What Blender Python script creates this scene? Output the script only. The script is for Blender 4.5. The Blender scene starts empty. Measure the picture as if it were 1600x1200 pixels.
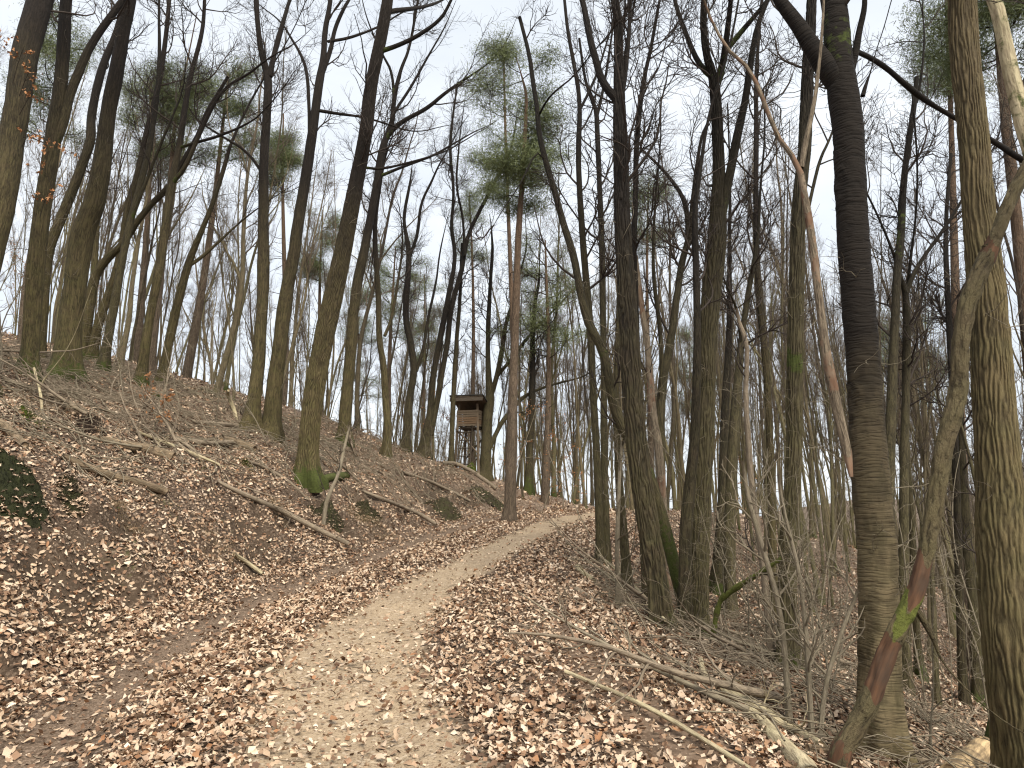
import bpy, math, random
import numpy as np
from mathutils import Matrix, Vector

# ------------------------------------------------------------------ camera, sky, sun, exposure
scene = bpy.context.scene
COL = scene.collection
F_PX = 1120.0; PIT = math.radians(9.5); EYE = 1.6
cam_d = bpy.data.cameras.new('camera'); cam = bpy.data.objects.new('camera', cam_d); COL.objects.link(cam)
cam.location = (0, 0, EYE); cam.rotation_euler = (math.pi/2+PIT, 0, 0)
cam_d.sensor_width = 36; cam_d.lens = 36*F_PX/1600; cam_d.clip_end = 2000; cam_d.clip_start = .05
scene.camera = cam
SUN_EL, SUN_AZ = math.radians(50), math.radians(158)      # soft light from behind the camera, a little to the right
world = bpy.data.worlds.new('World'); scene.world = world; world.use_nodes = True
wn, wl = world.node_tree.nodes, world.node_tree.links
wn.clear()
wo = wn.new('ShaderNodeOutputWorld'); bg = wn.new('ShaderNodeBackground')
sky = wn.new('ShaderNodeTexSky'); sky.sky_type = 'NISHITA'; sky.sun_disc = False
sky.sun_elevation = SUN_EL; sky.sun_rotation = SUN_AZ; sky.dust_density = 2.0
tc = wn.new('ShaderNodeTexCoord'); mp = wn.new('ShaderNodeMapping'); mp.inputs['Scale'].default_value = (1, 1, 2.2)
nz = wn.new('ShaderNodeTexNoise'); nz.inputs['Scale'].default_value = 2.6; nz.inputs['Detail'].default_value = 7; nz.inputs['Roughness'].default_value = .55
cr = wn.new('ShaderNodeValToRGB')
cr.color_ramp.elements[0].position = .34; cr.color_ramp.elements[0].color = (2.35, 2.5, 2.68, 1)
cr.color_ramp.elements[1].position = .66; cr.color_ramp.elements[1].color = (2.9, 3.0, 3.1, 1)
mx = wn.new('ShaderNodeMix'); mx.data_type = 'RGBA'; mx.inputs['Factor'].default_value = .93
wl.new(tc.outputs['Generated'], mp.inputs['Vector']); wl.new(mp.outputs['Vector'], nz.inputs['Vector'])
wl.new(nz.outputs['Fac'], cr.inputs['Fac'])
wl.new(sky.outputs['Color'], mx.inputs['A']); wl.new(cr.outputs['Color'], mx.inputs['B'])
wl.new(mx.outputs['Result'], bg.inputs['Color']); bg.inputs['Strength'].default_value = .1
wl.new(bg.outputs['Background'], wo.inputs['Surface'])
sd = bpy.data.lights.new('sun', 'SUN'); so = bpy.data.objects.new('sun', sd); COL.objects.link(so)
sd.energy = 1.5; sd.angle = math.radians(40); sd.color = (1, .93, .80)
sv = Vector((math.sin(SUN_AZ)*math.cos(SUN_EL), math.cos(SUN_AZ)*math.cos(SUN_EL), math.sin(SUN_EL)))
so.rotation_euler = sv.to_track_quat('Z', 'Y').to_euler(); so.location = (0, -5, 30)
vs = scene.view_settings; vs.view_transform = 'Standard'; vs.look = 'None'; vs.gamma = 1; vs.use_curve_mapping = False
vs.exposure = 1.9
scene.render.engine = 'CYCLES'
cy = scene.cycles; cy.max_bounces = 5; cy.diffuse_bounces = 3; cy.glossy_bounces = 1; cy.transmission_bounces = 1; cy.transparent_max_bounces = 4
cy.use_denoising = True; cy.denoising_input_passes = 'RGB_ALBEDO_NORMAL'
cy.sample_clamp_indirect = 4; cy.caustics_reflective = False; cy.caustics_refractive = False
cy.pixel_filter_type = 'BLACKMAN_HARRIS'; cy.filter_width = 1.2
rngT=np.random.RandomState(7)
TAB=rngT.rand(8,256,256)
def vn(x,y,k=0):
    x=np.asarray(x,float); y=np.asarray(y,float)
    ix=np.floor(x).astype(int); iy=np.floor(y).astype(int)
    fx=x-ix; fy=y-iy; fx=fx*fx*(3-2*fx); fy=fy*fy*(3-2*fy)
    T=TAB[k%8]; a=ix&255; b=(ix+1)&255; c=iy&255; d=(iy+1)&255
    return (T[a,c]*(1-fx)+T[b,c]*fx)*(1-fy)+(T[a,d]*(1-fx)+T[b,d]*fx)*fy
def fbm(x,y,o=4,k=0,g=.5):
    s=0;a=1;t=0
    for i in range(o):
        s=s+a*vn(x*2**i+17.3*i,y*2**i+9.1*i,k+i); t+=a; a*=g
    return s/t

PATH=np.array([(.5,-30),(.4,-10),(.1,-2),(-.25,1.5),(-.6,3.9),(-1.0,5.6),(-1.2,7),(-1.15,9.1),(-.4,12.9),(.8,17.8),(2.1,21.4),(4.6,26),(8.5,32),(13,42),(17,60),(20,90),(22,150),(24,400)],float)
def _res(P):
    seg=np.linalg.norm(np.diff(P,axis=0),axis=1); s=np.r_[0,np.cumsum(seg)]
    q=np.unique(np.r_[np.arange(0,s[-1],6.0),np.linspace(s[1],s[13],110)])
    # smooth via cosine-free linear, then box filter
    R=np.c_[np.interp(q,s,P[:,0]),np.interp(q,s,P[:,1])]
    for _ in range(4):
        R[1:-1]=(R[:-2]+2*R[1:-1]+R[2:])/4
    return R
PP=_res(PATH)
TT=np.gradient(PP,axis=0); TT/=np.linalg.norm(TT,axis=1)[:,None]
def lat(x,y):
    x=np.atleast_1d(np.asarray(x,float)); y=np.atleast_1d(np.asarray(y,float))
    sh=x.shape; x=x.ravel(); y=y.ravel(); out=np.empty(len(x))
    A=PP[:-1]; D=PP[1:]-A; L2=(D**2).sum(1)
    for i in range(0,len(x),20000):
        xx=x[i:i+20000,None]; yy=y[i:i+20000,None]
        t=np.clip(((xx-A[:,0])*D[:,0]+(yy-A[:,1])*D[:,1])/L2,0,1)
        dx=xx-A[:,0]-t*D[:,0]; dy=yy-A[:,1]-t*D[:,1]; d2=dx*dx+dy*dy
        j=d2.argmin(1); r=np.arange(len(j))
        cr=D[j,0]*dy[r,j]-D[j,1]*dx[r,j]
        out[i:i+20000]=-np.sign(cr)*np.sqrt(d2[r,j])   # >0 right
    return out.reshape(sh)
def Hs(x,y,u=None):
    x=np.atleast_1d(np.asarray(x,float)); y=np.atleast_1d(np.asarray(y,float))
    if u is None: u=lat(x,y)
    q=y+.6*np.minimum(x,0)
    B=np.interp(q,[-30,0,20,24,28,60,150,400],[-.6,0,1.22,1.38,1.3,-1.6,-12,-20])
    du=np.maximum(-u-2.45,0)
    F=np.interp(du,[0,.3,1,2,3,5,8,12,20,40,80,200],[0,.12,.72,1.36,1.95,2.95,4.05,5.1,7.1,11.4,19,28])
    G=np.interp(q,[16,20,24,30,38,60,90],[1,.9,.68,.42,.22,.0,0])
    v=np.maximum(u-1.9,0)
    R=np.interp(v,[0,1,3,6,10,14,20,30,45,70,110,140,180,400],[0,-.28,-.98,-2.35,-5.2,-8.3,-11.8,-15.5,-17,-9,14,26,34,40])
    far=np.interp(y,[70,200],[1,.7])
    z=B+F*G+R*far
    return z,u,du,v
def cutbank(x,y,du):
    return np.clip((fbm(np.atleast_1d(x)*1.25+30,np.atleast_1d(y)*1.25,3,5)-.50)*6,0,1)*np.interp(du,[.15,.5,1.5,2.2],[0,1,1,0])
def H(x,y,u=None):
    z,u,du,v=Hs(x,y,u)
    z=z-.26*cutbank(x,y,du)
    x=np.atleast_1d(np.asarray(x,float)); y=np.atleast_1d(np.asarray(y,float))
    bank=np.clip(du/.8,0,1); rt=np.clip(v/1.5,0,1); e=np.clip(bank+rt,0,1)
    z=z+e*((fbm(x*.55,y*.55,3,0)-.5)*.62+(fbm(x*2.1+5,y*2.1,3,3)-.5)*.36)
    z=z+(fbm(x*1.1,y*1.1,3,1)-.5)*.07+(fbm(x*6,y*6,3,2)-.5)*(.035+.05*e)
    z=z-.07*np.exp(-((u+2.02)/.3)**2)-.035*np.exp(-((u-.05)/.45)**2)+.05*np.exp(-((u+1.1)/.35)**2)
    return z
COSP,SINP=math.cos(PIT),math.sin(PIT)
def ray(px,py):
    a=(px-800)/F_PX; b=(600-py)/F_PX
    return np.array([a,COSP-b*SINP,SINP+b*COSP])
def at(px,py,Y):
    d=ray(px,py); t=Y/d[1]; return np.array([0,0,EYE])+d*t
TS=1.5*np.exp(np.linspace(0,math.log(120/1.5),900))
def hit(px,py):
    d=ray(px,py); P=np.array([0,0,EYE])+d*TS[:,None]
    h=H(P[:,0],P[:,1]); b=np.nonzero(P[:,2]<h)[0]
    if len(b)==0: return None
    i=b[0]; return P[i]
def proj(P):
    P=np.asarray(P,float)-np.array([0,0,EYE]); zc=P[...,1]*COSP+P[...,2]*SINP; yc=-P[...,1]*SINP+P[...,2]*COSP
    return 800+F_PX*P[...,0]/zc, 600-F_PX*yc/zc, zc

# ------------------------------------------------------------------ object helpers
def base(px, py):
    """ground point under a pixel; where the slope's crest hides it, the first ground met further down"""
    for k in range(40):
        p = hit(px, py+k*5)
        if p is not None: return p
    return at(px, py, 20)
def link(o, parent=None):
    COL.objects.link(o)
    if parent is not None: o.parent = parent
    return o
def tag(o, label=None, cat=None, group=None, kind=None):
    if label: o['label'] = label
    if cat: o['category'] = cat
    if group: o['group'] = group
    if kind: o['kind'] = kind
    return o
def root(name, loc, label, cat, group=None):
    o = bpy.data.objects.new(name, None); o.location = tuple(loc); o.empty_display_size = .2
    link(o); return tag(o, label, cat, group)
def rawmesh(name, V, quads=None, tris=None, mat=None, smooth=True, attrs=None):
    me = bpy.data.meshes.new(name)
    V = np.ascontiguousarray(V, dtype=np.float32)
    me.vertices.add(len(V)); me.vertices.foreach_set('co', V.ravel())
    nq = 0 if quads is None else len(quads); nt = 0 if tris is None else len(tris)
    L = []
    if nq: L.append(np.asarray(quads, np.int32).ravel())
    if nt: L.append(np.asarray(tris, np.int32).ravel())
    L = np.concatenate(L)
    me.loops.add(len(L)); me.loops.foreach_set('vertex_index', L)
    me.polygons.add(nq+nt)
    ls = np.concatenate([np.arange(nq)*4, nq*4+np.arange(nt)*3]).astype(np.int32)
    me.polygons.foreach_set('loop_start', ls)
    me.polygons.foreach_set('use_smooth', np.full(nq+nt, smooth))
    for k, a in (attrs or {}).items():
        a = np.ascontiguousarray(a, dtype=np.float32)
        t = {1: 'FLOAT', 3: 'FLOAT_VECTOR', 4: 'FLOAT_COLOR'}[1 if a.ndim == 1 else a.shape[1]]
        at_ = me.attributes.new(k, t, 'POINT')
        at_.data.foreach_set({'FLOAT': 'value', 'FLOAT_VECTOR': 'vector', 'FLOAT_COLOR': 'color'}[t], a.ravel())
    me.update(calc_edges=True)
    if mat is not None: me.materials.append(mat)
    return me
def norm(a): return a/np.maximum(np.linalg.norm(a, axis=-1, keepdims=True), 1e-9)

class Tubes:
    """a bundle of tapering tubes: add(P (M,n,3), R (M,n) or (M,n,s), sides); becomes ONE mesh"""
    def __init__(s): s.b = []
    def add(s, P, R, sides=3, l0=0.0, moss=None, bare=None, cap=False, rdg=None):
        P = np.asarray(P, float); R = np.asarray(R, float)
        if P.ndim == 2: P = P[None]; R = R[None]
        s.b.append((P, R, sides, l0, moss, bare, cap, rdg)); return s
    def merge(s, o): s.b += o.b; return s
    def mesh(s, name, mat, off=(0, 0, 0)):
        Vs, Qs, Ts, BK, MS, BR, RD = [], [], [], [], [], [], []; n0 = 0
        for P, R, k, l0, moss, bare, cap, rdg in s.b:
            M, n, _ = P.shape
            T = np.empty_like(P); T[:, 1:-1] = P[:, 2:]-P[:, :-2]; T[:, 0] = P[:, 1]-P[:, 0]; T[:, -1] = P[:, -1]-P[:, -2]
            T = norm(T); mean = norm(P[:, -1]-P[:, 0])
            ref = np.where(np.abs(mean[:, 1:2]) < .8, np.array([[0, 1., 0]]), np.array([[1., 0, 0]]))
            N = norm(np.cross(T, ref[:, None, :])); Bn = np.cross(T, N)
            a = np.arange(k)/k*2*math.pi; ca, sa = np.cos(a), np.sin(a)
            RR = R[..., None] if R.ndim == 2 else R
            V = P[:, :, None, :]+RR[..., None]*(ca[:, None]*N[:, :, None, :]+sa[:, None]*Bn[:, :, None, :])
            ln = np.concatenate([np.zeros((M, 1)), np.cumsum(np.linalg.norm(np.diff(P, axis=1), axis=2), axis=1)], 1)+l0
            rm = np.broadcast_to(RR.mean(-1)[..., None], (M, n, k)); r0 = rm[:, :1, :].mean()
            bk = np.stack([rm*ca, rm*sa, np.broadcast_to(ln[..., None], (M, n, k))], -1)
            z = np.zeros((M, n, k))
            Vs.append(V.reshape(-1, 3)); BK.append(bk.reshape(-1, 3))
            MS.append((z+(moss if moss is not None else 0)).ravel()); BR.append((z+(bare if bare is not None else 0)).ravel()); RD.append((z+(rdg if rdg is not None else -1)).ravel())
            m_ = np.arange(M)[:, None, None]*n*k; i = np.arange(n-1)[None, :, None]*k; j = np.arange(k)[None, None, :]; j2 = (j+1) % k
            q = np.stack([m_+i+j, m_+i+j2, m_+i+k+j2, m_+i+k+j], -1).reshape(-1, 4)+n0
            Qs.append(q)
            if cap:
                for e, rev in ((0, True), (n-1, False)):
                    for m in range(M):
                        c = n0+M*n*k+m*2+(0 if rev else 1)
                        b0 = n0+m*n*k+e*k
                        for jj in range(k):
                            t = (b0+jj, b0+(jj+1) % k, c); Ts.append(t[::-1] if not rev else t)
                cc = P[:, [0, -1]].reshape(-1, 3)
                Vs.append(cc); BK.append(np.zeros_like(cc)); MS.append(np.zeros(len(cc))); BR.append(np.full(len(cc), 1.0)); RD.append(np.full(len(cc), .7)); n0 += len(cc)
            n0 += M*n*k
        V = np.concatenate(Vs)-np.asarray(off)
        return rawmesh(name, V, np.concatenate(Qs), np.array(Ts) if Ts else None, mat, True,
                       {'bk': np.concatenate(BK), 'moss': np.concatenate(MS), 'bare': np.concatenate(BR), 'rdg': np.concatenate(RD)})
    def obj(s, name, mat, parent=None, off=None):
        if off is None: off = parent.location if parent is not None else (0, 0, 0)
        return link(bpy.data.objects.new(name, s.mesh(name, mat, tuple(off))), parent)

def resample(P, step=None, n=None, R=None):
    P = np.asarray(P, float)
    for _ in range(2):                                     # soften corners (Chaikin), ends kept
        if len(P) > 2:
            Q = np.empty((2*(len(P)-1), 3)); Q[0::2] = .75*P[:-1]+.25*P[1:]; Q[1::2] = .25*P[:-1]+.75*P[1:]
            Q = np.vstack([P[:1], Q, P[-1:]])
            if R is not None:
                R2 = np.empty(2*(len(P)-1)); R2[0::2] = .75*R[:-1]+.25*R[1:]; R2[1::2] = .25*R[:-1]+.75*R[1:]
                R = np.r_[R[0], R2, R[-1]]
            P = Q
    s = np.r_[0, np.cumsum(np.linalg.norm(np.diff(P, axis=0), axis=1))]
    if n is None: n = max(4, int(s[-1]/step)+1)
    q = np.linspace(0, s[-1], n)
    O = np.stack([np.interp(q, s, P[:, i]) for i in range(3)], 1)
    return (O, np.interp(q, s, R)) if R is not None else O

def spawn(rng, P, R, num, t0=.3, t1=.98, ang=(35, 65), ln=(.4, .8), lref=None, n=6, up=.25, wob=.35, rs=.5, rmin=.003, tip=.25, taper_len=.5):
    """NUM child branches from the polylines P (M,n,3); returns (children (num,n,3), radii)"""
    M, m, _ = P.shape
    i = rng.randint(0, M, num) if num != M else rng.permutation(M)
    t = t0+(t1-t0)*rng.rand(num); f = t*(m-1); a = np.minimum(f.astype(int), m-2); w = (f-a)[:, None]
    p0 = P[i, a]*(1-w)+P[i, a+1]*w; r0 = R[i, a]*(1-w[:, 0])+R[i, a+1]*w[:, 0]
    T = norm(P[i, a+1]-P[i, a])
    rv = rng.randn(num, 3); rv[:, 2] *= .6; S = norm(rv-(rv*T).sum(1, keepdims=True)*T)
    an = np.radians(ang[0]+(ang[1]-ang[0])*rng.rand(num))[:, None]
    D = norm(np.cos(an)*T+np.sin(an)*S)
    L = (ln[0]+(ln[1]-ln[0])*rng.rand(num))*(1-taper_len*t)
    if lref is not None: L = L*lref
    out = np.empty((num, n, 3)); out[:, 0] = p0; d = D.copy(); st = (L/(n-1))[:, None]
    for k in range(1, n):
        out[:, k] = out[:, k-1]+d*st
        d = norm(d+rng.randn(num, 3)*wob*.6+np.array([0, 0, up])*.6)
    rr = np.maximum(np.minimum(r0*rs, .006+L*.0105), rmin)
    RR = rr[:, None]*np.linspace(1, tip, n)[None]
    return out, RR

def crown(rng, P, R, size, n1=14, n2=60, n3=380, t0=.4, tw=.0035, up=.3, ang=(30, 65), T=None, n4=0, l1=(.75, 1.2)):
    """branches, boughs and twigs for trunk polylines P,R; SIZE is the length of the lowest branches in metres"""
    T = T or Tubes()
    P1, R1 = spawn(rng, P, R, n1, t0, .97, ang, l1, size, 8, up, .30, .42, .010, .3, .55)
    T.add(P1, R1, 5)
    P2, R2 = spawn(rng, P1, R1, n2, .15, .97, (25, 60), (.35, .7), size*.75, 7, up*.8, .45, .7, .006, .35, .5)
    T.add(P2, R2, 4)
    P3, R3 = spawn(rng, P2, R2, n3, .1, 1, (25, 65), (.25, .55), size*.5, 4, up*.5, .5, .7, tw, .5, .4)
    T.add(P3, R3, 3)
    if n4:
        P4, R4 = spawn(rng, P3, R3, n4, .1, 1, (25, 65), (.2, .4), size*.4, 4, .1, .5, .8, tw*.85, .6, .3)
        T.add(P4, R4, 3)
    return T

# ------------------------------------------------------------------ materials
class NT:
    def __init__(s, name):
        s.m = bpy.data.materials.new(name); s.m.use_nodes = True; s.n = s.m.node_tree.nodes; s.l = s.m.node_tree.links
        s.b = s.n['Principled BSDF']; s.b.inputs['Roughness'].default_value = .9; s.b.inputs['Specular IOR Level'].default_value = .25
    def new(s, t, **kw):
        x = s.n.new(t)
        for k, v in kw.items():
            if k in x.inputs.keys(): s.put(x.inputs[k], v)
            else: setattr(x, k, v)
        return x
    def put(s, sock, v):
        if isinstance(v, bpy.types.NodeSocket): s.l.new(v, sock)
        else: sock.default_value = v
    def attr(s, name, out='Fac'): x = s.new('ShaderNodeAttribute'); x.attribute_name = name; return x.outputs[out]
    def noise(s, vec=None, scale=5, detail=4, rough=.55, out='Fac'):
        x = s.new('ShaderNodeTexNoise', Scale=scale, Detail=detail, Roughness=rough)
        if vec is not None: s.l.new(vec, x.inputs['Vector'])
        return x.outputs[out]
    def voro(s, vec=None, scale=5, feature='F1', out='Distance', rand=1):
        x = s.new('ShaderNodeTexVoronoi'); x.feature = feature; x.inputs['Scale'].default_value = scale; x.inputs['Randomness'].default_value = rand
        if vec is not None: s.l.new(vec, x.inputs['Vector'])
        return x.outputs[out]
    def map(s, vec, sc): x = s.new('ShaderNodeMapping'); s.l.new(vec, x.inputs['Vector']); x.inputs['Scale'].default_value = sc; return x.outputs['Vector']
    def math(s, op, a, b=0.0, clamp=False):
        x = s.new('ShaderNodeMath'); x.operation = op; x.use_clamp = clamp; s.put(x.inputs[0], a); s.put(x.inputs[1], b); return x.outputs[0]
    def ramp(s, fac, stops):
        x = s.new('ShaderNodeValToRGB'); s.l.new(fac, x.inputs['Fac']); e = x.color_ramp.elements
        while len(e) < len(stops): e.new(.5)
        for q, (p, c) in zip(e, stops): q.position = p; q.color = (c if isinstance(c, tuple) else (c, c, c))+((1,) if not isinstance(c, tuple) or len(c) == 3 else ())
        return x.outputs['Color']
    def mix(s, f, a, b):
        x = s.new('ShaderNodeMix'); x.data_type = 'RGBA'; s.put(x.inputs['Factor'], f)
        for k, v in (('A', a), ('B', b)):
            sk = [i for i in x.inputs if i.name == k and i.type == 'RGBA'][0]
            s.put(sk, v if isinstance(v, bpy.types.NodeSocket) else tuple(v)+(1,))
        return [o for o in x.outputs if o.type == 'RGBA'][0]
    def bump(s, h, dist=.01, st=1.0):
        x = s.new('ShaderNodeBump', Strength=st, Distance=dist); s.l.new(h, x.inputs['Height']); s.l.new(x.outputs['Normal'], s.b.inputs['Normal'])
    def color(s, c): s.put(s.b.inputs['Base Color'], c if isinstance(c, bpy.types.NodeSocket) else tuple(c)+(1,))

def bark(name, ridge, crev, algae=(.10, .10, .038), alg=.6, xy=26, z=3.2, dist=.02, lo=2.5, hi=9.0, top=None, moss=(.046, .058, .013), bare=(.20, .10, .05), bare2=(.10, .07, .045), horiz=False):
    t = NT(name); bk = t.attr('bk', 'Vector')
    scar = None
    if horiz:
        w = t.noise(t.map(bk, (6, 6, 75)), 1, 4, .6); w2 = t.noise(t.map(bk, (14, 14, 14)), 1, 4, .6)
        h = t.math('ADD', w, t.math('MULTIPLY', w2, .5)); hr = t.ramp(h, [(.60, 0.0), (.74, .7), (.90, 1.0)])
    else:
        w = t.noise(t.map(bk, (xy, xy, z)), 1, 3, .5)
        rid = t.math('ABSOLUTE', t.math('SUBTRACT', w, .5))                # ridge lines between cells
        hr = t.ramp(rid, [(.0, 0.0), (.035, .25), (.10, 1.0)])
        fine = t.noise(t.map(bk, (xy*4, xy*4, z*7)), 1, 3, .6)
        hr = t.mix(.42, hr, t.ramp(fine, [(.38, 0.0), (.62, 1.0)]))
    rdv = t.attr('rdg'); hr = t.mix(t.math('MULTIPLY', t.math('GREATER_THAN', rdv, -.5), .56), hr, t.ramp(rdv, [(.10, 0.0), (.38, .6), (.8, 1.0)]))
    c = t.mix(hr, crev, ridge)
    if horiz: c = t.mix(t.ramp(t.noise(t.map(bk, (7, 7, 2.6)), 1, 5, .62), [(.47, 0.0), (.58, .8)]), c, tuple(x*.30 for x in ridge))
    big = t.noise(bk, 2.2, 4, .6)
    c = t.mix(t.ramp(big, [(.35, 0.0), (.7, .35)]), c, tuple(x*1.5 for x in ridge))
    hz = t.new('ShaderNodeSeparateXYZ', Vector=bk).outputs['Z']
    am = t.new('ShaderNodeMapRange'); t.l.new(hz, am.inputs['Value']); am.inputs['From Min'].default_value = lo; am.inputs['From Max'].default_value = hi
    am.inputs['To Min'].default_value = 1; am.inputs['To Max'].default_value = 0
    if top: c = t.mix(t.math('SUBTRACT', 1.0, am.outputs[0]), c, t.mix(hr, tuple(x*.45 for x in top), top))  # upper bark: thinner algae, and dark tops paint in a backlit silhouette
    a2 = t.math('MULTIPLY', t.math('MULTIPLY', am.outputs[0], alg), t.ramp(t.noise(bk, 5, 5, .65), [(.35, .15), (.62, 1.0)]))
    c = t.mix(t.math('MULTIPLY', a2, t.math('ADD', t.math('MULTIPLY', hr, .7), .3)), c, algae)
    br = t.attr('bare'); bn = t.math('GREATER_THAN', t.math('ADD', br, t.math('MULTIPLY', t.math('SUBTRACT', t.noise(t.map(bk, (16, 16, 9)), 1, 6, .62), .5), 1.5)), .5)
    bc = t.mix(t.ramp(t.noise(t.map(bk, (34, 34, 2.5)), 1, 5, .65), [(.35, 0.0), (.65, 1.0)]), tuple(x*.45 for x in bare), tuple(x*1.25 for x in bare))
    bc = t.mix(t.ramp(t.noise(t.map(bk, (9, 9, 3)), 1.3, 5, .6), [(.42, 0.0), (.62, .8)]), bc, bare2)
    c = t.mix(bn, c, bc)
    ms = t.attr('moss'); mn = t.math('ADD', ms, t.math('MULTIPLY', t.math('SUBTRACT', t.noise(bk, 13, 6, .7), .5), 1.7))
    mf = t.ramp(mn, [(.44, 0.0), (.66, .92)])
    c = t.mix(mf, c, t.mix(t.noise(bk, 38, 3, .6), tuple(x*.3 for x in moss), tuple(x*1.9 for x in moss)))
    t.color(c); t.b.inputs['Roughness'].default_value = .92
    hh = t.mix(mf, t.mix(bn, hr, (.45, .45, .45)), t.noise(bk, 70, 3, .7, 'Fac'))
    t.bump(hh, dist, .9)
    return t.m
def plain(name, col, col2=None, scale=8, rough=.9, vec=(1, 1, 1), dist=.004):
    t = NT(name); v = t.new('ShaderNodeTexCoord').outputs['Object']; n = t.noise(t.map(v, vec), scale, 5, .6)
    t.color(t.mix(n, col, col2 or tuple(x*.6 for x in col))); t.b.inputs['Roughness'].default_value = rough; t.bump(n, dist, .7); return t.m

M = {}
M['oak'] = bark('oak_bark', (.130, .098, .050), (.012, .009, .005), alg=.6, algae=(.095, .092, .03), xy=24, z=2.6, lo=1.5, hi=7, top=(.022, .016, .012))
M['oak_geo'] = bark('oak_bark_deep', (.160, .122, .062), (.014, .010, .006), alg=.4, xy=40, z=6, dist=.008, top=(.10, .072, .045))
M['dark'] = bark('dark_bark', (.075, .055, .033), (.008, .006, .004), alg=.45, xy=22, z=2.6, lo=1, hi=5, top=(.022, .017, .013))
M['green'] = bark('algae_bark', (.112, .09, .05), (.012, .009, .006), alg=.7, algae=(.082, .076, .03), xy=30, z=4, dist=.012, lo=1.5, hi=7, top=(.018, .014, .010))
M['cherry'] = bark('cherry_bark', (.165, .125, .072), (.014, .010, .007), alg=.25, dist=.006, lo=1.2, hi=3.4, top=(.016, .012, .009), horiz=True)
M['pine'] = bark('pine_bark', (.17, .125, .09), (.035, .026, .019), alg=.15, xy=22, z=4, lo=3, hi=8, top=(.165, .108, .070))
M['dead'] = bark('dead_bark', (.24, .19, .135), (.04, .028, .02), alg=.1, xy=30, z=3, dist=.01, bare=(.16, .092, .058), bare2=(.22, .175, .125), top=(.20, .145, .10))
M['log'] = bark('log_bark', (.26, .19, .125), (.05, .035, .022), alg=.2, xy=24, z=3, dist=.012, lo=30, hi=60, bare=(.46, .33, .20))
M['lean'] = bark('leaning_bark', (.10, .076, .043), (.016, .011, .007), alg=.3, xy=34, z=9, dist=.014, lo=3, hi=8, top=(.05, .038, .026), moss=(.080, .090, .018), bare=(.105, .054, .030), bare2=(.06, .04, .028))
M['pale'] = bark('pale_wood', (.50, .42, .28), (.16, .12, .075), alg=.35, algae=(.24, .24, .10), xy=18, z=2, dist=.006, lo=30, hi=60, bare=(.5, .36, .2))
M['twig'] = bark('twig_bark', (.050, .038, .030), (.020, .015, .012), alg=0, xy=60, z=8, dist=.002)
M['bgoak'] = bark('hazed_oak_bark', (.23, .18, .11), (.05, .038, .026), alg=.55, xy=26, z=3, dist=.01, lo=2, hi=12, top=(.15, .118, .08))  # background barks are lighter copies, distance haze painted into their colours
M['bggreen'] = bark('hazed_algae_bark', (.22, .185, .105), (.05, .04, .026), alg=.8, algae=(.155, .145, .06), xy=30, z=4, dist=.01, lo=2, hi=12, top=(.14, .115, .072))
M['bgdark'] = bark('hazed_dark_bark', (.14, .11, .072), (.03, .022, .016), alg=.4, xy=26, z=3, dist=.01, lo=2, hi=9, top=(.06, .046, .034))
M['bgtwig'] = bark('hazed_twig_bark', (.135, .106, .078), (.065, .05, .038), alg=0, xy=60, z=8, dist=.002)  # lighter copy of the twig bark, haze put into its colour
M['far'] = bark('hazed_distant_bark', (.17, .14, .105), (.08, .062, .046), alg=.2, algae=(.12, .115, .07), xy=20, z=3, dist=.002, lo=30, hi=60)  # haze across the valley is painted into this pale grey-brown
M['shoot'] = bark('shoot_bark', (.25, .21, .155), (.09, .07, .05), alg=.3, xy=60, z=8, dist=.002)
M['stick'] = bark('stick_bark', (.27, .215, .155), (.09, .068, .05), alg=.1, xy=40, z=5, dist=.004, lo=30, hi=60)

# ------------------------------------------------------------------ ground
def axis(lo, hi, c0, c1, fine, grow=1.045):
    a = list(np.arange(c0, c1, fine)); s = fine
    while a[-1] < hi: s *= grow; a.append(a[-1]+s)
    s = fine; b = []; x = c0
    while x > lo: s *= grow; x -= s; b.append(x)
    return np.array(b[::-1]+a)
gx = axis(-120, 260, -7.5, 5.0, .062); gy = axis(-14, 420, 2.2, 13.5, .062)
GX, GY = np.meshgrid(gx, gy); GU = lat(GX, GY)
GZ = H(GX, GY, GU)
nx, ny = len(gx), len(gy)
ii = (np.arange(ny-1)[:, None]*nx+np.arange(nx-1)[None]).ravel()
def litter_density(x, y, u):
    """0..1, how thickly leaves lie"""
    n1 = fbm(x*.9, y*.9, 3, 4); n2 = fbm(x*2.6, y*2.6, 3, 5)
    hw = np.interp(y, [3, 6, 9, 14, 40], [.40, .38, .26, .22, .22])
    sand = np.exp(-(np.maximum(np.abs(u-np.interp(y, [4, 6, 9, 12], [-.12, -.27, -.06, .05]))-hw, 0)/.28)**2)
    rut = np.exp(-((u+2.0+.3*(n1-.5))/.38)**2)*.9
    d = np.interp(u, [-2.6, -2.3, -1.9, -1.4, -.8, .8, 1.3, 1.9, 2.6], [.95, .75, .45, .9, .9, .6, .62, .6, .72])
    bare_edge = np.exp(-((u-1.55-.5*(n1-.5))/.26)**2)*np.interp(y, [4, 7.5, 9], [.8, .6, .1])
    d = d*(1-np.interp(y, [5, 8], [.88, .98])*sand)*(1-rut)*(1-bare_edge)
    d = d*np.clip(.25+1.7*n2, 0, 1.15)
    du = -u-2.45
    d = np.where(du > 1.5, d*np.interp(n1, [.3, .5, .7], [.45, .85, 1]), d)
    cb = cutbank(x, y, du); d = d*(1-.55*cb)
    return np.clip(d, 0, 1), sand, np.maximum(rut, 0), np.maximum(bare_edge, 0)
gd, gs, gr, ge = litter_density(GX, GY, GU)
du_ = np.maximum(-GU-2.45, 0)
gc = cutbank(GX, GY, du_)
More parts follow.
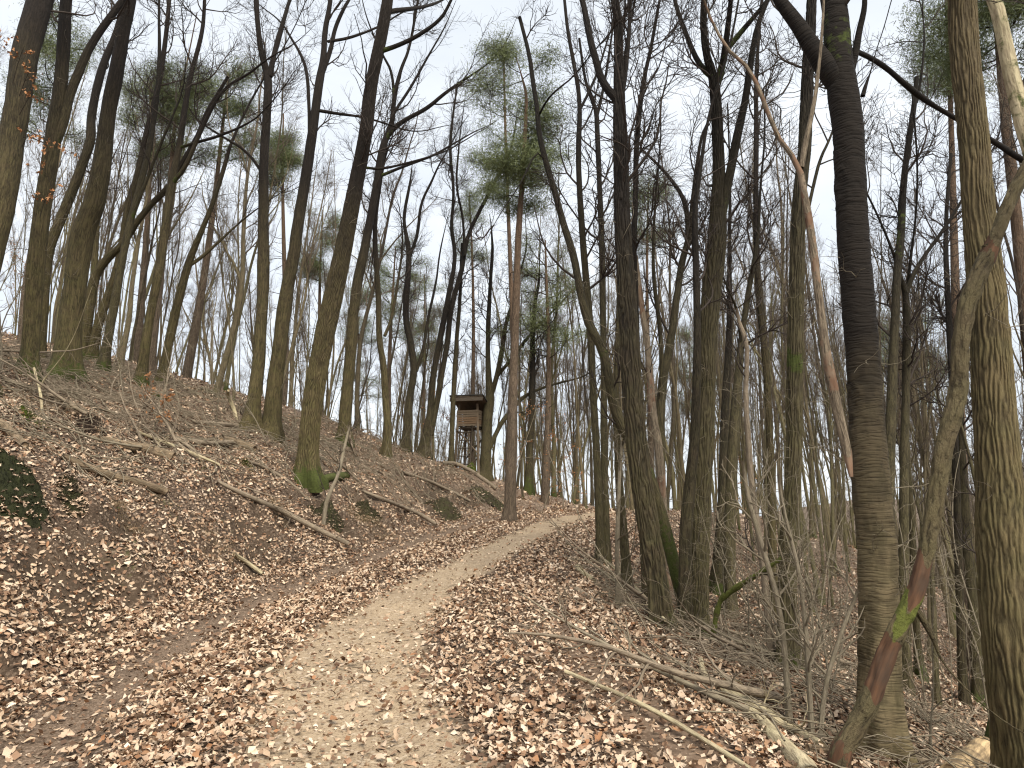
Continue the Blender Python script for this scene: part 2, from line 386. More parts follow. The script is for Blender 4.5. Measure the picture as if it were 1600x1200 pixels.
gm = np.clip((fbm(GX*1.3+40, GY*1.3, 3, 6)-.60)*6, 0, 1)*((du_ > .5) & (du_ < 14))*.38
t = NT('ground'); pos = t.new('ShaderNodeNewGeometry').outputs['Position']
sandA, rutA, edgeA, leafA, mossA = (t.attr(k) for k in ('sand', 'rut', 'edge', 'leafy', 'mossy'))
crumb = t.voro(pos, 42, out='Color'); cs = t.new('ShaderNodeSeparateColor', Color=crumb).outputs[0]
crumb2 = t.voro(pos, 95, out='Color'); cs2 = t.new('ShaderNodeSeparateColor', Color=crumb2).outputs[1]
fine = t.noise(pos, 30, 8, .7); big = t.noise(pos, 1.2, 5, .6)
mould = t.ramp(cs, [(0, (.032, .020, .013)), (.45, (.085, .055, .037)), (.72, (.20, .14, .098)), (1, (.42, .32, .24))])
mould = t.mix(t.ramp(fine, [(.35, 1.0), (.6, 0.0)]), mould, (.026, .017, .011))
leafmid = t.ramp(t.new('ShaderNodeSeparateColor', Color=t.voro(pos, 17, out='Color')).outputs[2], [(0, (.12, .075, .05)), (.4, (.28, .19, .13)), (.75, (.42, .31, .23)), (1, (.56, .44, .34))])
yy = t.new('ShaderNodeSeparateXYZ', Vector=pos).outputs['Y']
farf = t.new('ShaderNodeMapRange'); t.l.new(yy, farf.inputs['Value']); farf.inputs['From Min'].default_value = 12; farf.inputs['From Max'].default_value = 30
c = t.mix(t.math('MULTIPLY', t.math('MULTIPLY', farf.outputs[0], .75), leafA), mould, leafmid)
soil = t.mix(fine, (.085, .058, .038), (.20, .14, .095)); soil = t.mix(t.math('MULTIPLY', t.math('GREATER_THAN', cs2, .72), .6), soil, (.36, .26, .19))
sandc = t.mix(fine, (.27, .20, .128), (.46, .355, .24)); sandc = t.mix(t.math('MULTIPLY', t.math('GREATER_THAN', cs2, .80), .65), sandc, (.16, .105, .07))
sandc = t.mix(t.math('MULTIPLY', t.math('GREATER_THAN', cs, .88), .5), sandc, (.55, .45, .34))
far2 = t.new('ShaderNodeMapRange'); t.l.new(yy, far2.inputs['Value']); far2.inputs['From Min'].default_value = 32; far2.inputs['From Max'].default_value = 60
c = t.mix(t.math('MULTIPLY', far2.outputs[0], .8), c, t.mix(t.noise(pos, 1.5, 6, .7), (.06, .045, .032), (.17, .125, .09)))
c = t.mix(edgeA, c, t.mix(fine, (.13, .085, .055), (.25, .175, .12)))
c = t.mix(t.math('MULTIPLY', rutA, .9), c, soil)
sa = t.ramp(t.math('ADD', sandA, t.math('MULTIPLY', t.math('SUBTRACT', t.noise(pos, 7, 5, .65), .5), .9)), [(.25, 0.0), (.7, 1.0)])
c = t.mix(sa, c, sandc)
c = t.mix(t.ramp(t.math('ADD', mossA, t.math('SUBTRACT', t.noise(pos, 16, 4, .6), .5)), [(.4, 0.0), (.6, .85)]), c, t.mix(fine, (.03, .045, .008), (.11, .14, .03)))
c = t.mix(t.math('MULTIPLY', t.attr('cut'), .85), c, t.mix(fine, (.028, .02, .013), (.10, .068, .044)))
t.color(t.mix(t.ramp(big, [(.35, .22), (.6, 0.0)]), c, (.06, .042, .03))); t.b.inputs['Roughness'].default_value = .95
t.bump(t.mix(.5, cs, fine), .03, .8)
G = rawmesh('ground', np.stack([GX, GY, GZ], -1).reshape(-1, 3), np.stack([ii, ii+1, ii+nx+1, ii+nx], 1), None, t.m, True,
            {'sand': gs.ravel(), 'rut': gr.ravel(), 'edge': ge.ravel(), 'leafy': gd.ravel(), 'mossy': gm.ravel(), 'cut': gc.ravel()})
ground = link(bpy.data.objects.new('ground', G)); tag(ground, 'forest floor with a sandy leaf-strewn track between a bank and a falling slope', kind='structure')

def surf(x, y):
    x = np.asarray(x, float); y = np.asarray(y, float)
    z = H(x, y); e = .08
    zx = H(x+e, y)-z; zy = H(x, y+e)-z
    return z, norm(np.stack([-zx/e, -zy/e, np.ones_like(z)], -1))

# ------------------------------------------------------------------ leaf litter
def leaf_template(rng, rows, cols3=True):
    """a curled oak leaf about 1 long: rows x 3 columns"""
    tt = np.linspace(0, 1, rows)
    w = np.array([.03, .20, .13, .33, .20, .06])*(1 if rng.rand() < .6 else .8) if rows > 5 else np.interp(tt, [0, .33, .5, .67, 1], [.05, .24, .27, .20, .10])
    w = w*(.85+.3*rng.rand(rows)); wl_ = w*(.8+.4*rng.rand(rows))
    bend = rng.uniform(-.7, 1.3); cup = rng.uniform(-1.0, 3.0); tw = rng.uniform(-1.2, 1.2)
    V = []
    for i in range(rows):
        z0 = bend*(tt[i]-.5)**2
        for s_, ww in ((-1, wl_[i]), (0, 0), (1, w[i])):
            x = s_*ww; V.append((x*(1-.3*abs(cup)*ww), tt[i]-.5, z0+cup*x*x*1.3+tw*x*(tt[i]-.5)+(rng.uniform(-.06, .06) if s_ else 0)))
    q = []
    for i in range(rows-1):
        for j in (0, 1): a = i*3+j; q.append((a, a+1, a+4, a+3))
    return np.array(V), np.array(q)
PALE = np.array([(.62, .48, .355), (.58, .43, .30), (.48, .34, .225), (.62, .49, .37), (.37, .24, .15), (.27, .155, .09), (.18, .10, .058), (.11, .062, .038), (.30, .14, .06), (.66, .54, .42)])
PALE = PALE*.84+.16*PALE.mean(1, keepdims=True)*np.array([1.06, 1.0, .92])
PW = np.array([.10, .14, .15, .08, .15, .14, .10, .07, .02, .05])
def leaf_cloud(rng, x, y, size, temps, flat=.45, cols=PALE, wts=PW, lift=.02, squash=1.0):
    n = len(x); z, N = surf(x, y)
    N = norm(N+rng.randn(n, 3)*flat*np.array([1, 1, .35])); a = rng.rand(n)*2*math.pi
    X = norm(np.cross(np.stack([np.cos(a), np.sin(a), np.zeros(n)], 1), N)); Y = np.cross(N, X)
    P = np.stack([x, y, z+lift*rng.rand(n)+.004], 1)
    C = cols[rng.choice(len(cols), n, p=wts/wts.sum())]*np.array([.99, .965, .925])*(.78+.4*rng.rand(n))[:, None]
    k = rng.randint(0, len(temps), n); Vs, Qs, Cs = [], [], []; n0 = 0
    for i, (TV, TQ) in enumerate(temps):
        m = k == i; c = m.sum()
        if not c: continue
        s = size[m][:, None, None]
        V = P[m][:, None]+s*(TV[None, :, 0:1]*X[m][:, None]+TV[None, :, 1:2]*Y[m][:, None]+squash*TV[None, :, 2:3]*N[m][:, None])
        Vs.append(V.reshape(-1, 3)); Qs.append((TQ[None]+n0+np.arange(c)[:, None, None]*len(TV)).reshape(-1, 4))
        Cs.append(np.repeat(C[m], len(TV), 0)); n0 += c*len(TV)
    return np.concatenate(Vs), np.concatenate(Qs), np.concatenate(Cs)
def leaf_mat(name, by_attr):
    t = NT(name); pos = t.new('ShaderNodeTexCoord').outputs['Object']
    if by_attr: c = t.attr('tint', 'Color')
    else: c = t.ramp(t.new('ShaderNodeObjectInfo').outputs['Random'], [(0, (.68, .53, .40)), (.3, (.50, .36, .25)), (.55, (.62, .48, .36)), (.75, (.33, .21, .13)), (.92, (.32, .16, .075)), (1, (.18, .10, .06))])
    n = t.noise(pos, 60, 3, .6)
    t.color(t.mix(t.ramp(n, [(.35, .4), (.62, 0.0)]), c, t.mix(.55, c, (.10, .055, .03)))); t.b.inputs['Roughness'].default_value = .68
    t.bump(n, .003, .6); return t.m
M['litter'] = leaf_mat('dry_leaf_litter', True); M['leaf'] = leaf_mat('dry_leaf', False)
rg = np.random.RandomState(21)
T9 = [leaf_template(rg, 6) for _ in range(18)]; T3 = [leaf_template(rg, 3) for _ in range(10)]; T4 = [leaf_template(rg, 4) for _ in range(14)]
def scatter(rng, num, r0, r1, a0=-44, a1=44, pw=1.0):
    """random ground points by distance and bearing from the eye; pw 1 gives an even spread per square metre"""
    r = (r0**(pw+1)+(r1**(pw+1)-r0**(pw+1))*rng.rand(num))**(1/(pw+1)); a = np.radians(rng.uniform(a0, a1, num))
    return r*np.sin(a), r*np.cos(a)
def keep(rng, x, y):
    d = litter_density(x, y, lat(x, y))[0]; m = rng.rand(len(x)) < d; return x[m], y[m]
parts = []
x, y = scatter(rg, 60000, 2.6, 9.5); x, y = keep(rg, x, y); nearx, neary = x, y
near_size = rg.uniform(.028, .078, len(x))
# the three hundred that show largest lie on the ground as leaves of their own
P_ = np.stack([x, y, H(x, y)+.02], 1); px_, py_, zc_ = proj(P_)
vis = (px_ > 10) & (px_ < 1590) & (py_ > 0) & (py_ < 1192); score = np.where(vis, near_size/zc_, 0); top = np.argsort(-score)[:300]
rest = np.ones(len(x), bool); rest[top] = False
cl = np.hypot(x, y) < 5.6; rn, rf = rest & cl, rest & ~cl
parts.append(leaf_cloud(rg, x[rn], y[rn], near_size[rn], T9, .6, lift=.05)); parts.append(leaf_cloud(rg, x[rf], y[rf], near_size[rf], T4, .6, lift=.05))
x, y = scatter(rg, 100000, 9.0, 24); x, y = keep(rg, x, y); parts.append(leaf_cloud(rg, x, y, rg.uniform(.04, .09, len(x)), T3, .55, lift=.04))
x, y = scatter(rg, 52000, 22, 55, -44, 46, .6); x, y = keep(rg, x, y); parts.append(leaf_cloud(rg, x, y, rg.uniform(.08, .16, len(x)), T3, .55, lift=.05))
x, y = scatter(rg, 120000, 2.6, 19, -44, 44, .55); x, y = keep(rg, x, y); SM = (rg.uniform(.018, .05, len(x)))
small_bits = (x, y, SM)
# crumbled leaf bits, thin on the sand too
x, y = scatter(rg, 80000, 2.6, 15, -44, 44, .4); d, s_, r_, e_ = litter_density(x, y, lat(x, y)); m = rg.rand(len(x)) < np.clip(np.interp(y, [5, 8], [.36, .16])+.8*d, 0, 1); x, y = x[m], y[m]
T1 = [(np.array([(-.5, -.3, .02), (.4, -.5, -.03), (.55, .35, .05), (-.35, .5, -.02)]), np.array([(0, 1, 2, 3)])), (np.array([(-.3, -.5, .06), (.3, -.35, -.02), (.2, .6, .04), (-.45, .2, 0)]), np.array([(0, 1, 2, 3)]))]
parts.append(leaf_cloud(rg, x, y, rg.uniform(.008, .034, len(x)), T1, .5, lift=.012))
parts.append(leaf_cloud(rg, small_bits[0], small_bits[1], small_bits[2], T1, .6, wts=np.array([.05, .10, .16, .06, .2, .18, .13, .08, .02, .02]), lift=.03))
V, Q, C = [], [], []; n0 = 0
for v, q, c in parts: V.append(v); Q.append(q+n0); C.append(c); n0 += len(v)
C = np.concatenate(C)
lit = link(bpy.data.objects.new('leaf_litter', rawmesh('leaf_litter', np.concatenate(V), np.concatenate(Q), None, M['litter'], True, {'tint': np.c_[C, np.ones(len(C))]})))
tag(lit, 'dry pale oak leaves strewn thickly over the forest floor', kind='stuff')
LM = [rawmesh('leaf', v, q, None, M['leaf']) for v, q in T9]
z, N = surf(nearx[top], neary[top])
for k_, j in enumerate(top):
    n = Vector(N[k_])+Vector(rg.randn(3)*.3); a = rg.rand()*6.283
    xx = Vector((math.cos(a), math.sin(a), 0)).cross(n).normalized(); n.normalize(); yv = n.cross(xx)
    o = link(bpy.data.objects.new('leaf', LM[rg.randint(len(LM))]), ground)
    s = near_size[j]*1.05; R3 = Matrix((xx, yv, n)).transposed().to_4x4()
    o.matrix_world = Matrix.Translation((nearx[j], neary[j], z[k_]+.03))@R3@Matrix.Scale(s, 4)

# ------------------------------------------------------------------ trees traced where they stand
def pn(u, v, per, k=0):
    """lattice noise, periodic in u"""
    iu = np.floor(u).astype(int); iv = np.floor(v).astype(int); fu = u-iu; fv = v-iv; fu = fu*fu*(3-2*fu); fv = fv*fv*(3-2*fv)
    T = TAB[k % 8]; a = iu % per; b = (iu+1) % per; c = iv & 255; d = (iv+1) & 255
    return (T[a, c]*(1-fu)+T[b, c]*fu)*(1-fv)+(T[a, d]*(1-fu)+T[b, d]*fu)*fv
def relief(R, L, sides, kind, seed):
    """radius field (n,sides) of a trunk with real bark ridges"""
    a = np.arange(sides)/sides; r = R.mean()
    A, LL = np.meshgrid(a, L)
    LL = LL+seed*13.7
    if kind == 'oak':
        K = int(min(2*math.pi*r/.031, sides/4.6)); ph = 1.5*pn(A*12, LL*4.2, 12, 1)+.9*pn(A*5, LL*1.3, 5, 3)+1.1*pn(A*23, LL*9.5, 23, 4)
        rd = np.clip(.62+.75*np.sin(2*math.pi*(A*K+ph)), 0, 1); rd = rd*np.clip(pn(A*K, LL*11+2*pn(A*9, LL, 9, 2), K, 2)*2.6-.1, .12, 1)*(.75+.5*pn(A*7, LL*3, 7, 5))
        n2 = pn(A*K*3 % (K*3) if K*3 < 256 else A*K, LL*22, min(K*3, 255), 3)
        disp = (rd-.7)*.011+(n2-.5)*.006; col = np.clip(rd*.85+(n2-.5)*.5, 0, 1)
    elif kind == 'cherry':
        n = np.clip(np.abs(pn(A*4, LL*84+5*pn(A*4, LL*3, 4, 5)+2*pn(A*9, LL*9, 9, 6), 4, 2)-.5)*4.6+(pn(A*9, LL*75, 9, 3)-.5)*.5, 0, 1); s_ = (pn(A*4, LL*3.1, 4, 7) > .80); disp = (n-.5)*.0017+(pn(A*16, LL*16, 16, 4)-.5)*.006+s_*(pn(A*20, LL*20, 20, 1)-.4)*.014; col = (.12+.88*n)*(1-.55*s_*(pn(A*8, LL*8, 8, 5) > .4))
    else:
        n = pn(A*12, LL*11, 12, 2); disp = (n-.5)*.012+(pn(A*30, LL*30, 30, 3)-.5)*.008; col = np.clip(np.abs(n-.5)*3.5+(pn(A*30, LL*30, 30, 3)-.5)*.7+.15, 0, 1)
    lump = (pn(A*3, LL*1.1, 3, 6)-.5)*.09
    return R[:, None]*(1+lump)+disp, col

TRN = 0
def px_line(pts, Y, dy=0.0, rng=None, drift=.25):
    """pixels (x, y, width) -> points and radii at about depth Y"""
    P, R = [], []; n = len(pts); ph = rng.rand()*6 if rng is not None else 0
    for i, (x, y, w) in enumerate(pts):
        f = i/max(1, n-1); p = at(x, y, Y+dy*f+(drift*math.sin(f*3+ph)-drift*math.sin(ph)))
        zc = proj(p)[2]; P.append(p); R.append(w/2*zc/F_PX)
    return P, R
def hero(name, label, pts, mat, limbs=(), top=15.0, Y=None, geo=None, moss=(.5, .45), n=(12, 50, 300), size=2.6, t0=.45, seed=0, cat='tree', flare=.5, sides=14, end=False, twigmat='twig', parts=True, extra=None, ang=(30, 62), epic=0, l0=None, group=None, barefn=None, mossfn=None, lean_dy=0.0, up=.3, hang=False):
    rng = np.random.RandomState(1000+seed+len(label)*7+int(abs(pts[0][0])))
    wk = .88 if pts[0][0] < 640 and mat != 'pine' else .92
    pts = [(a_, b_, c_*wk) for a_, b_, c_ in pts]; limbs = [[q_ if isinstance(q_, str) else (q_[0], q_[1], q_[2]*wk) for q_ in l_] for l_ in limbs]
    b = base(pts[0][0], pts[0][1]) if Y is None else None
    Yb = b[1] if b is not None else Y
    P, R = px_line(pts, Yb, lean_dy, rng, .0 if Yb < 9 else .3)
    P = [np.array(p) for p in P]; g = np.array([P[0][0], P[0][1], H(P[0][0], P[0][1])[0]])
    if not hang and b is None and P[0][2] > g[2]+.1:                       # base below the frame: run the trunk down to the soil
        d = P[0]-P[1]; d = d/max(abs(d[2]), .2); hgt = P[0][2]-g[2]
        q = P[0]+d*hgt*.9*np.array([.6, .6, 1]); q[2] = H(q[0], q[1])[0]; P.insert(0, q); R.insert(0, R[0]*1.06); g = q.copy()
    g = P[0].copy()
    if not hang: g[2] = H(g[0], g[1])[0]; P[0][2] = g[2]-.25
    if not end:
        last = P[-1]; d = norm((P[-1]-P[-2])[None])[0]; hrem = g[2]+top-last[2]; m = max(3, int(hrem/1.3)); r0 = R[-1]
        if hrem > .8:
            for i in range(m):
                d = norm((d+np.array([0, 0, .25])+rng.randn(3)*.13)[None])[0]; P.append(P[-1]+d*hrem/m/max(d[2], .5)); R.append(max(.014, r0*(1-(i+1)/m*.93)))
    vis_top = proj(np.array(P))[1]
    rt = root(name, g, label, cat, group)
    step = {'oak': .04, 'cherry': .006, 'lean': .02}[geo] if geo else .16
    TP, TR = resample(P, step, None, np.array(R))
    if geo:                                                    # fine rings only where the camera is near
        cut = np.searchsorted(-proj(TP)[1], 60) ; cut = max(10, min(cut+4, len(TP)-2)); e8 = int(.36/step); TP = np.vstack([TP[:cut], TP[cut::e8]]); TR = np.r_[TR[:cut], TR[cut::e8]]
        sides = int(np.clip(2*math.pi*TR[:20].mean()/(.0062 if geo == 'oak' else .012), 44, 210))
    wob = rng.randn(len(TP), 3)*.0; h = TP[:, 2]-g[2]
    TR = TR*(1+flare*np.exp(-np.maximum(h, 0)/.22))
    Ls = np.r_[0, np.cumsum(np.linalg.norm(np.diff(TP, axis=0), axis=1))]
    rdg = None
    if geo: RR, rdg = relief(TR, Ls, sides, geo, seed)
    else:
        A = np.arange(sides)/sides; AA, LL = np.meshgrid(A, Ls+seed); RR = TR[:, None]*(1+(pn(AA*3, LL*1.1, 3, 6)-.5)*.20+(pn(AA*6, LL*5, 6, 5)-.5)*.10)
    AA = np.arange(sides)/sides*2*math.pi
    RR = RR*(1+.35*np.exp(-np.maximum(h, 0)/.3)[:, None]*np.sin(AA*rng.randint(3, 6)+rng.rand()*6)[None]*(flare > 0))
    ms = moss[0]*.95*np.exp(-np.maximum(h, 0)/max(moss[1], .05))[:, None]*np.ones(sides)[None]
    if mossfn is not None: A_ = np.arange(sides)/sides; AQ, LQ = np.meshgrid(A_, Ls); m0 = mossfn(TP); ix = np.arange(len(TP))[:, None]+((pn(AQ*5, LQ*3, 5, 4)-.5)*.22/step); ms = np.maximum(ms, np.interp(ix.ravel(), np.arange(len(TP)), m0).reshape(ix.shape))
    br = None
    if barefn is not None:                                     # bark edges run unevenly round the stem
        b0 = barefn(TP); A_ = np.arange(sides)/sides; AQ, LQ = np.meshgrid(A_, Ls); ix = np.arange(len(TP))[:, None]+((pn(AQ*4, LQ*2, 4, 1)-.5)*.30/step)
        br = np.interp(ix.ravel(), np.arange(len(TP)), b0).reshape(ix.shape)
    tb = Tubes(); tb.add(TP[None], RR[None], sides, 0, moss=ms[None], bare=br if br is None else br[None], cap=end, rdg=None if rdg is None else rdg[None])
    tb.obj('trunk', M[mat], rt)
    allP = [TP]; allR = [TR]
    for lb in limbs:
        LP, LR = px_line(lb[1:] if isinstance(lb[0], str) else lb, None or (np.array(P)[np.argmin([np.hypot(*(np.array(proj(p)[:2])-np.array((lb[1] if isinstance(lb[0], str) else lb[0])[:2]))) for p in P])][1]), rng.uniform(-.6, .6)*(Yb > 9), rng, .0)
        LP = [np.array(p) for p in LP]
        if isinstance(lb[0], str):
            for i_ in range(len(LP)): LP[i_] = at(lb[1:][i_][0], lb[1:][i_][1], LP[i_][1]+float(lb[0])*(i_/(len(LP)-1))**.5)
        elif lb[-1][1] > 25 and lb[-1][2] < 6:                # thin end: let it run out into a long fine tip
            d = norm((LP[-1]-LP[-2])[None])[0]; r0 = LR[-1]; st_ = .05*LP[-1][1]**.6
            for i in range(5): d = norm((d+np.array([0, 0, .12])+rng.randn(3)*.13)[None])[0]; LP.append(LP[-1]+d*st_*1.6); LR.append(max(.004, r0*(1-(i+1)*.17)))
        if lb[-1][1] <= 25 and not end:                         # leaves the frame: carry it on up
            d = norm((LP[-1]-LP[-2])[None])[0]; L = min(5.0, max(1.2, g[2]+top-LP[-1][2])); r0 = LR[-1]
            for i in range(5): d = norm((d+np.array([0, 0, .2])+rng.randn(3)*.15)[None])[0]; LP.append(LP[-1]+d*L/5); LR.append(max(.01, r0*(1-(i+1)*.18)))
        LP, LR = resample(LP, .07 if Yb < 9 else .15, None, np.array(LR))
        k = 22 if Yb < 9 else 9
        l_ = np.r_[0, np.cumsum(np.linalg.norm(np.diff(LP, axis=0), axis=1))]; A = np.arange(k)/k; AA2, LL2 = np.meshgrid(A, l_+3.3+seed)
        lr = LR[:, None]*(1+(pn(AA2*3, LL2*2, 3, 6)-.5)*.22+(pn(AA2*8, LL2*9, 8, 5)-.5)*(.16 if k > 9 else 0))
        lm = np.full(lr.shape, 0.0)+(.75 if moss[0] > .7 else .3)*np.exp(-l_/.5)[:, None]
        tl = Tubes(); tl.add(LP[None], lr[None], k, float(np.linalg.norm(LP[0]-g)), moss=lm[None])
        tl.obj('limb', M[mat], rt); allP.append(LP); allR.append(LR)
    if n[0]:
        S = [resample(p, None, 26, r) for p, r in zip(allP, allR)]
        SP = np.array([s[0] for s in S]); SR = np.array([s[1] for s in S])
        # higher start for the trunk, limbs may branch anywhere
        cP, cR = [SP[:1]], [SR[:1]]
        n = (n[0], int(n[1]*1.25), int(n[2]*1.45)); T = Tubes(); c1 = n[0] if len(SP) == 1 else int(n[0]*.5)
        crown(rng, SP[:1], SR[:1], size, c1, int(n[1]*c1/n[0]), int(n[2]*c1/n[0]), t0, T=T, up=up, ang=ang)
        if len(SP) > 1: crown(rng, SP[1:], SR[1:], size*.85, n[0]-c1, int(n[1]*(1-c1/n[0])), int(n[2]*(1-c1/n[0])), .25, T=T, up=up, ang=ang)
        T.obj('crown', M[twigmat], rt)
    if epic:
        E1, E2 = spawn(rng, TP[None][:, ::max(1, len(TP)//40)], TR[None][:, ::max(1, len(TP)//40)], epic, .12, .6, (55, 90), (.25, .75), 1, 7, .12, .6, .2, .0022, .5, 0)
        E2 = E2*.38; T = Tubes().add(E1, E2, 3); E3, E4 = spawn(rng, E1, E2, epic*3, .2, 1, (30, 70), (.12, .3), 1, 4, .1, .6, .8, .0014, .6, .2); T.add(E3, E4, 3)
        tag(T.obj('side_twigs', M['shoot'], rt), kind='stuff')
    return rt, TP, TR

LEFT = 'left slope oaks'
hero('oak_tree', 'thick bare oak leaning in from the left edge with clinging rust leaves', [(-62,640,58),(-45,500,50),(-12,370,46),(5,300,43),(22,200,41),(36,100,41),(50,40,40),(62,0,38)], 'oak', Y=11.5, moss=(0,.1), top=15, size=2.2, n=(10,40,200), seed=1)
hero('oak_tree', 'straight bare oak on the bank, foot wrapped in green moss, forking high', [(45,588,30),(50,500,27),(57,400,27),(70,300,28),(83,217,26),(95,133,21),(100,50,20),(103,0,19)], 'oak', [[(78,240,18),(97,200,17),(110,143,15),(133,90,14),(150,57,13),(180,17,11),(192,0,10)]], moss=(1,.45), size=2.4, n=(12,50,260), seed=2, epic=10)
hero('oak_tree', 'crooked bare oak behind the stout mossy-footed pair on the bank', [(62,540,19),(72,400,18),(87,360,17),(110,307,16),(127,260,15),(143,217,15),(141,187,14),(152,133,13),(165,90,12),(182,55,11),(195,0,9)], 'oak', Y=16.5, moss=(.3,.3), seed=3, n=(12,60,300))
hero('oak_tree', 'stoutest grey-brown oak on the bank with broad mossy foot', [(100,590,48),(110,500,38),(123,400,38),(133,350,36),(147,320,34),(160,250,28),(170,167,25),(183,110,23),(193,50,21),(203,0,20)], 'oak', moss=(.9,.5), seed=4, size=2.6, n=(12,50,280), epic=26, flare=.25)
hero('oak_tree', 'slim oak behind the stout mossy one with a long bough arching right', [(127,562,20),(137,500,17),(147,433,16),(158,415,14),(173,398,13),(190,385,12),(213,347,11),(240,315,10),(267,290,10),(277,267,9),(310,213,8),(320,180,7),(340,147,6),(356,120,5)], 'oak', [[(147,433,12),(150,370,10),(155,300,9),(162,240,8),(170,180,6)]], moss=(.9,.35), top=10.5, seed=5, n=(16,80,420), size=2.2, end=True)
hero('oak_tree', 'slender dark oak third in line behind the stout mossy one', [(140,562,17),(152,510,15),(167,467,14),(187,410,13),(200,320,12),(213,283,11),(227,217,10),(240,167,9),(257,83,8),(265,0,7)], 'oak', moss=(.8,.3), seed=6, n=(16,80,420), top=14)
hero('oak_tree', 'slender oak on the upper bank with straight olive stem', [(160,580,17),(168,530,15),(177,483,14),(192,400,13),(205,340,11),(222,280,10),(236,220,9),(246,150,8),(250,80,6)], 'green', [[(205,345,7),(222,300,6),(245,240,5),(262,200,4)]], moss=(.9,.3), seed=7, n=(14,70,380), top=13)
hero('oak_tree', 'dark slim oak with mossy foot alone in front of the brushwood', [(217,602,18),(225,550,16),(233,500,15),(243,450,14),(253,400,14),(260,340,13),(267,290,13),(280,233,11),(290,160,9),(300,110,8),(317,50,7),(320,0,6)], 'oak', [[(270,285,8),(290,262,8),(310,213,7),(330,170,6),(352,135,5),(390,115,4)], [(281,230,6),(310,222,5),(345,212,5),(395,190,3)]], moss=(1,.3), seed=8, n=(16,80,420), top=14)
hero('oak_tree', 'forked slim oak beside the pink-stemmed pine on the slope', [(250,602,16),(262,545,15),(273,493,15),(284,450,14),(293,417,13),(302,390,11),(313,367,9),(333,317,8),(353,253,7),(360,225,5)], 'oak', [[(278,455,8),(262,440,0.1)] if False else [(293,417,7),(318,400,6),(350,370,4),(372,350,3)]], moss=(.7,.3), seed=9, n=(16,80,380), top=11.5)
hero('pine_tree', 'pink-barked pine stem leaning right above the left brushwood', [(233,585,16),(243,500,13),(255,400,10),(262,330,9),(268,260,7),(272,200,6)], 'pine', moss=(0,.1), n=(0,0,0), top=12, seed=10)
hero('oak_tree', 'tall olive trunk forking into two high over the bank', [(390,668,29),(398,620,23),(405,560,21),(410,480,20),(412,400,20),(412,320,18),(412,250,16),(417,180,15),(420,122,14),(410,90,11),(405,60,9),(402,30,9),(400,0,9)], 'oak', [[(421,120,10),(428,85,9),(435,60,9),(445,25,7),(452,0,6)], [(410,270,6),(385,235,5),(350,215,4)]], moss=(.4,.35), seed=11, size=2.3, n=(16,70,380), epic=14)
hero('oak_tree', 'leaning dark oak between the tall forked trunk and the stout mossy-foot oak', [(421,682,31),(428,620,28),(436,550,26),(447,460,23),(460,400,21),(464,360,20),(477,283,19),(487,217,17),(493,170,15),(498,135,15),(506,90,11),(507,50,9),(517,0,8)], 'oak', [[(498,130,9),(508,100,9),(517,77,8),(523,43,7),(540,7,6),(546,0,5)], [(484,240,7),(483,170,6),(480,110,6),(468,80,5),(455,60,4)], [(500,173,6),(530,178,5),(565,182,4),(610,195,3)], [(512,65,5),(545,60,5),(585,45,4)]], moss=(.35,.3), seed=12, size=2.4, n=(16,80,420), epic=8)
hero('oak_tree', 'stout dark oak leaning right from a spreading moss-covered foot at the bank edge', [(480,752,44),(480,715,36),(486,650,35),(498,570,35),(512,500,34),(524,450,33),(534,400,31),(544,350,28),(557,283,26),(566,240,24),(573,200,23),(576,160,23),(582,120,21),(592,75,20),(598,45,20),(606,0,19)], 'oak', [[(595,80,9),(625,70,8),(655,55,7),(690,30,6),(705,0,5)], [(563,260,5),(590,265,5),(625,258,4),(682,242,3)], [(598,22,9),(612,17,9),(630,15,8)]], moss=(1.1,.4), seed=13, size=2.3, n=(12,60,300), flare=.35, epic=20, geo='oak')
hero('oak_tree', 'wavy oak right of the stout moss-foot one, crown spreading right', [(537,692,24),(540,640,21),(545,590,20),(549,540,20),(552,490,19),(560,430,18),(568,400,17),(573,370,15),(587,300,13),(593,255,13),(600,222,12),(610,200,10),(613,187,9),(616,150,8),(625,110,6),(640,77,5),(653,0,4)], 'oak', [[(602,218,9),(615,200,9),(633,187,8),(667,170,7),(693,147,6),(720,128,5),(745,112,3)], [(616,150,5),(612,110,5),(600,90,4)], [(593,250,6),(612,180,5),(640,140,5),(665,95,4)], [(594,275,6),(625,262,5),(660,250,4),(683,240,4)]], moss=(1,.25), seed=14, size=3.0, n=(26,150,900), top=13.2)
hero('oak_tree', 'sinuous slim oak with S-shaped stem on the bank crest', [(603,712,15),(607,667,14),(602,620,12),(600,570,12),(592,533,11),(592,467,10),(587,400,9),(585,350,8),(592,300,6),(600,250,5)], 'oak', [[(601,525,6),(612,500,6),(620,450,5),(628,400,4)]], moss=(.5,.3), seed=15, n=(16,80,420), top=10.5, size=2.0)
hero('oak_tree', 'dark twisted oak with wavering stem and two upright boughs', [(633,705,15),(640,617,14),(648,583,13),(643,540,12),(633,500,11),(636,450,11),(640,393,9),(634,365,7),(630,340,6),(640,290,5)], 'dark', [[(640,400,6),(653,367,6),(657,317,5),(675,283,4)], [(650,580,7),(662,545,6),(668,500,5),(682,440,4)]], moss=(.5,.3), seed=16, n=(16,90,500), top=10.5, size=2.2)
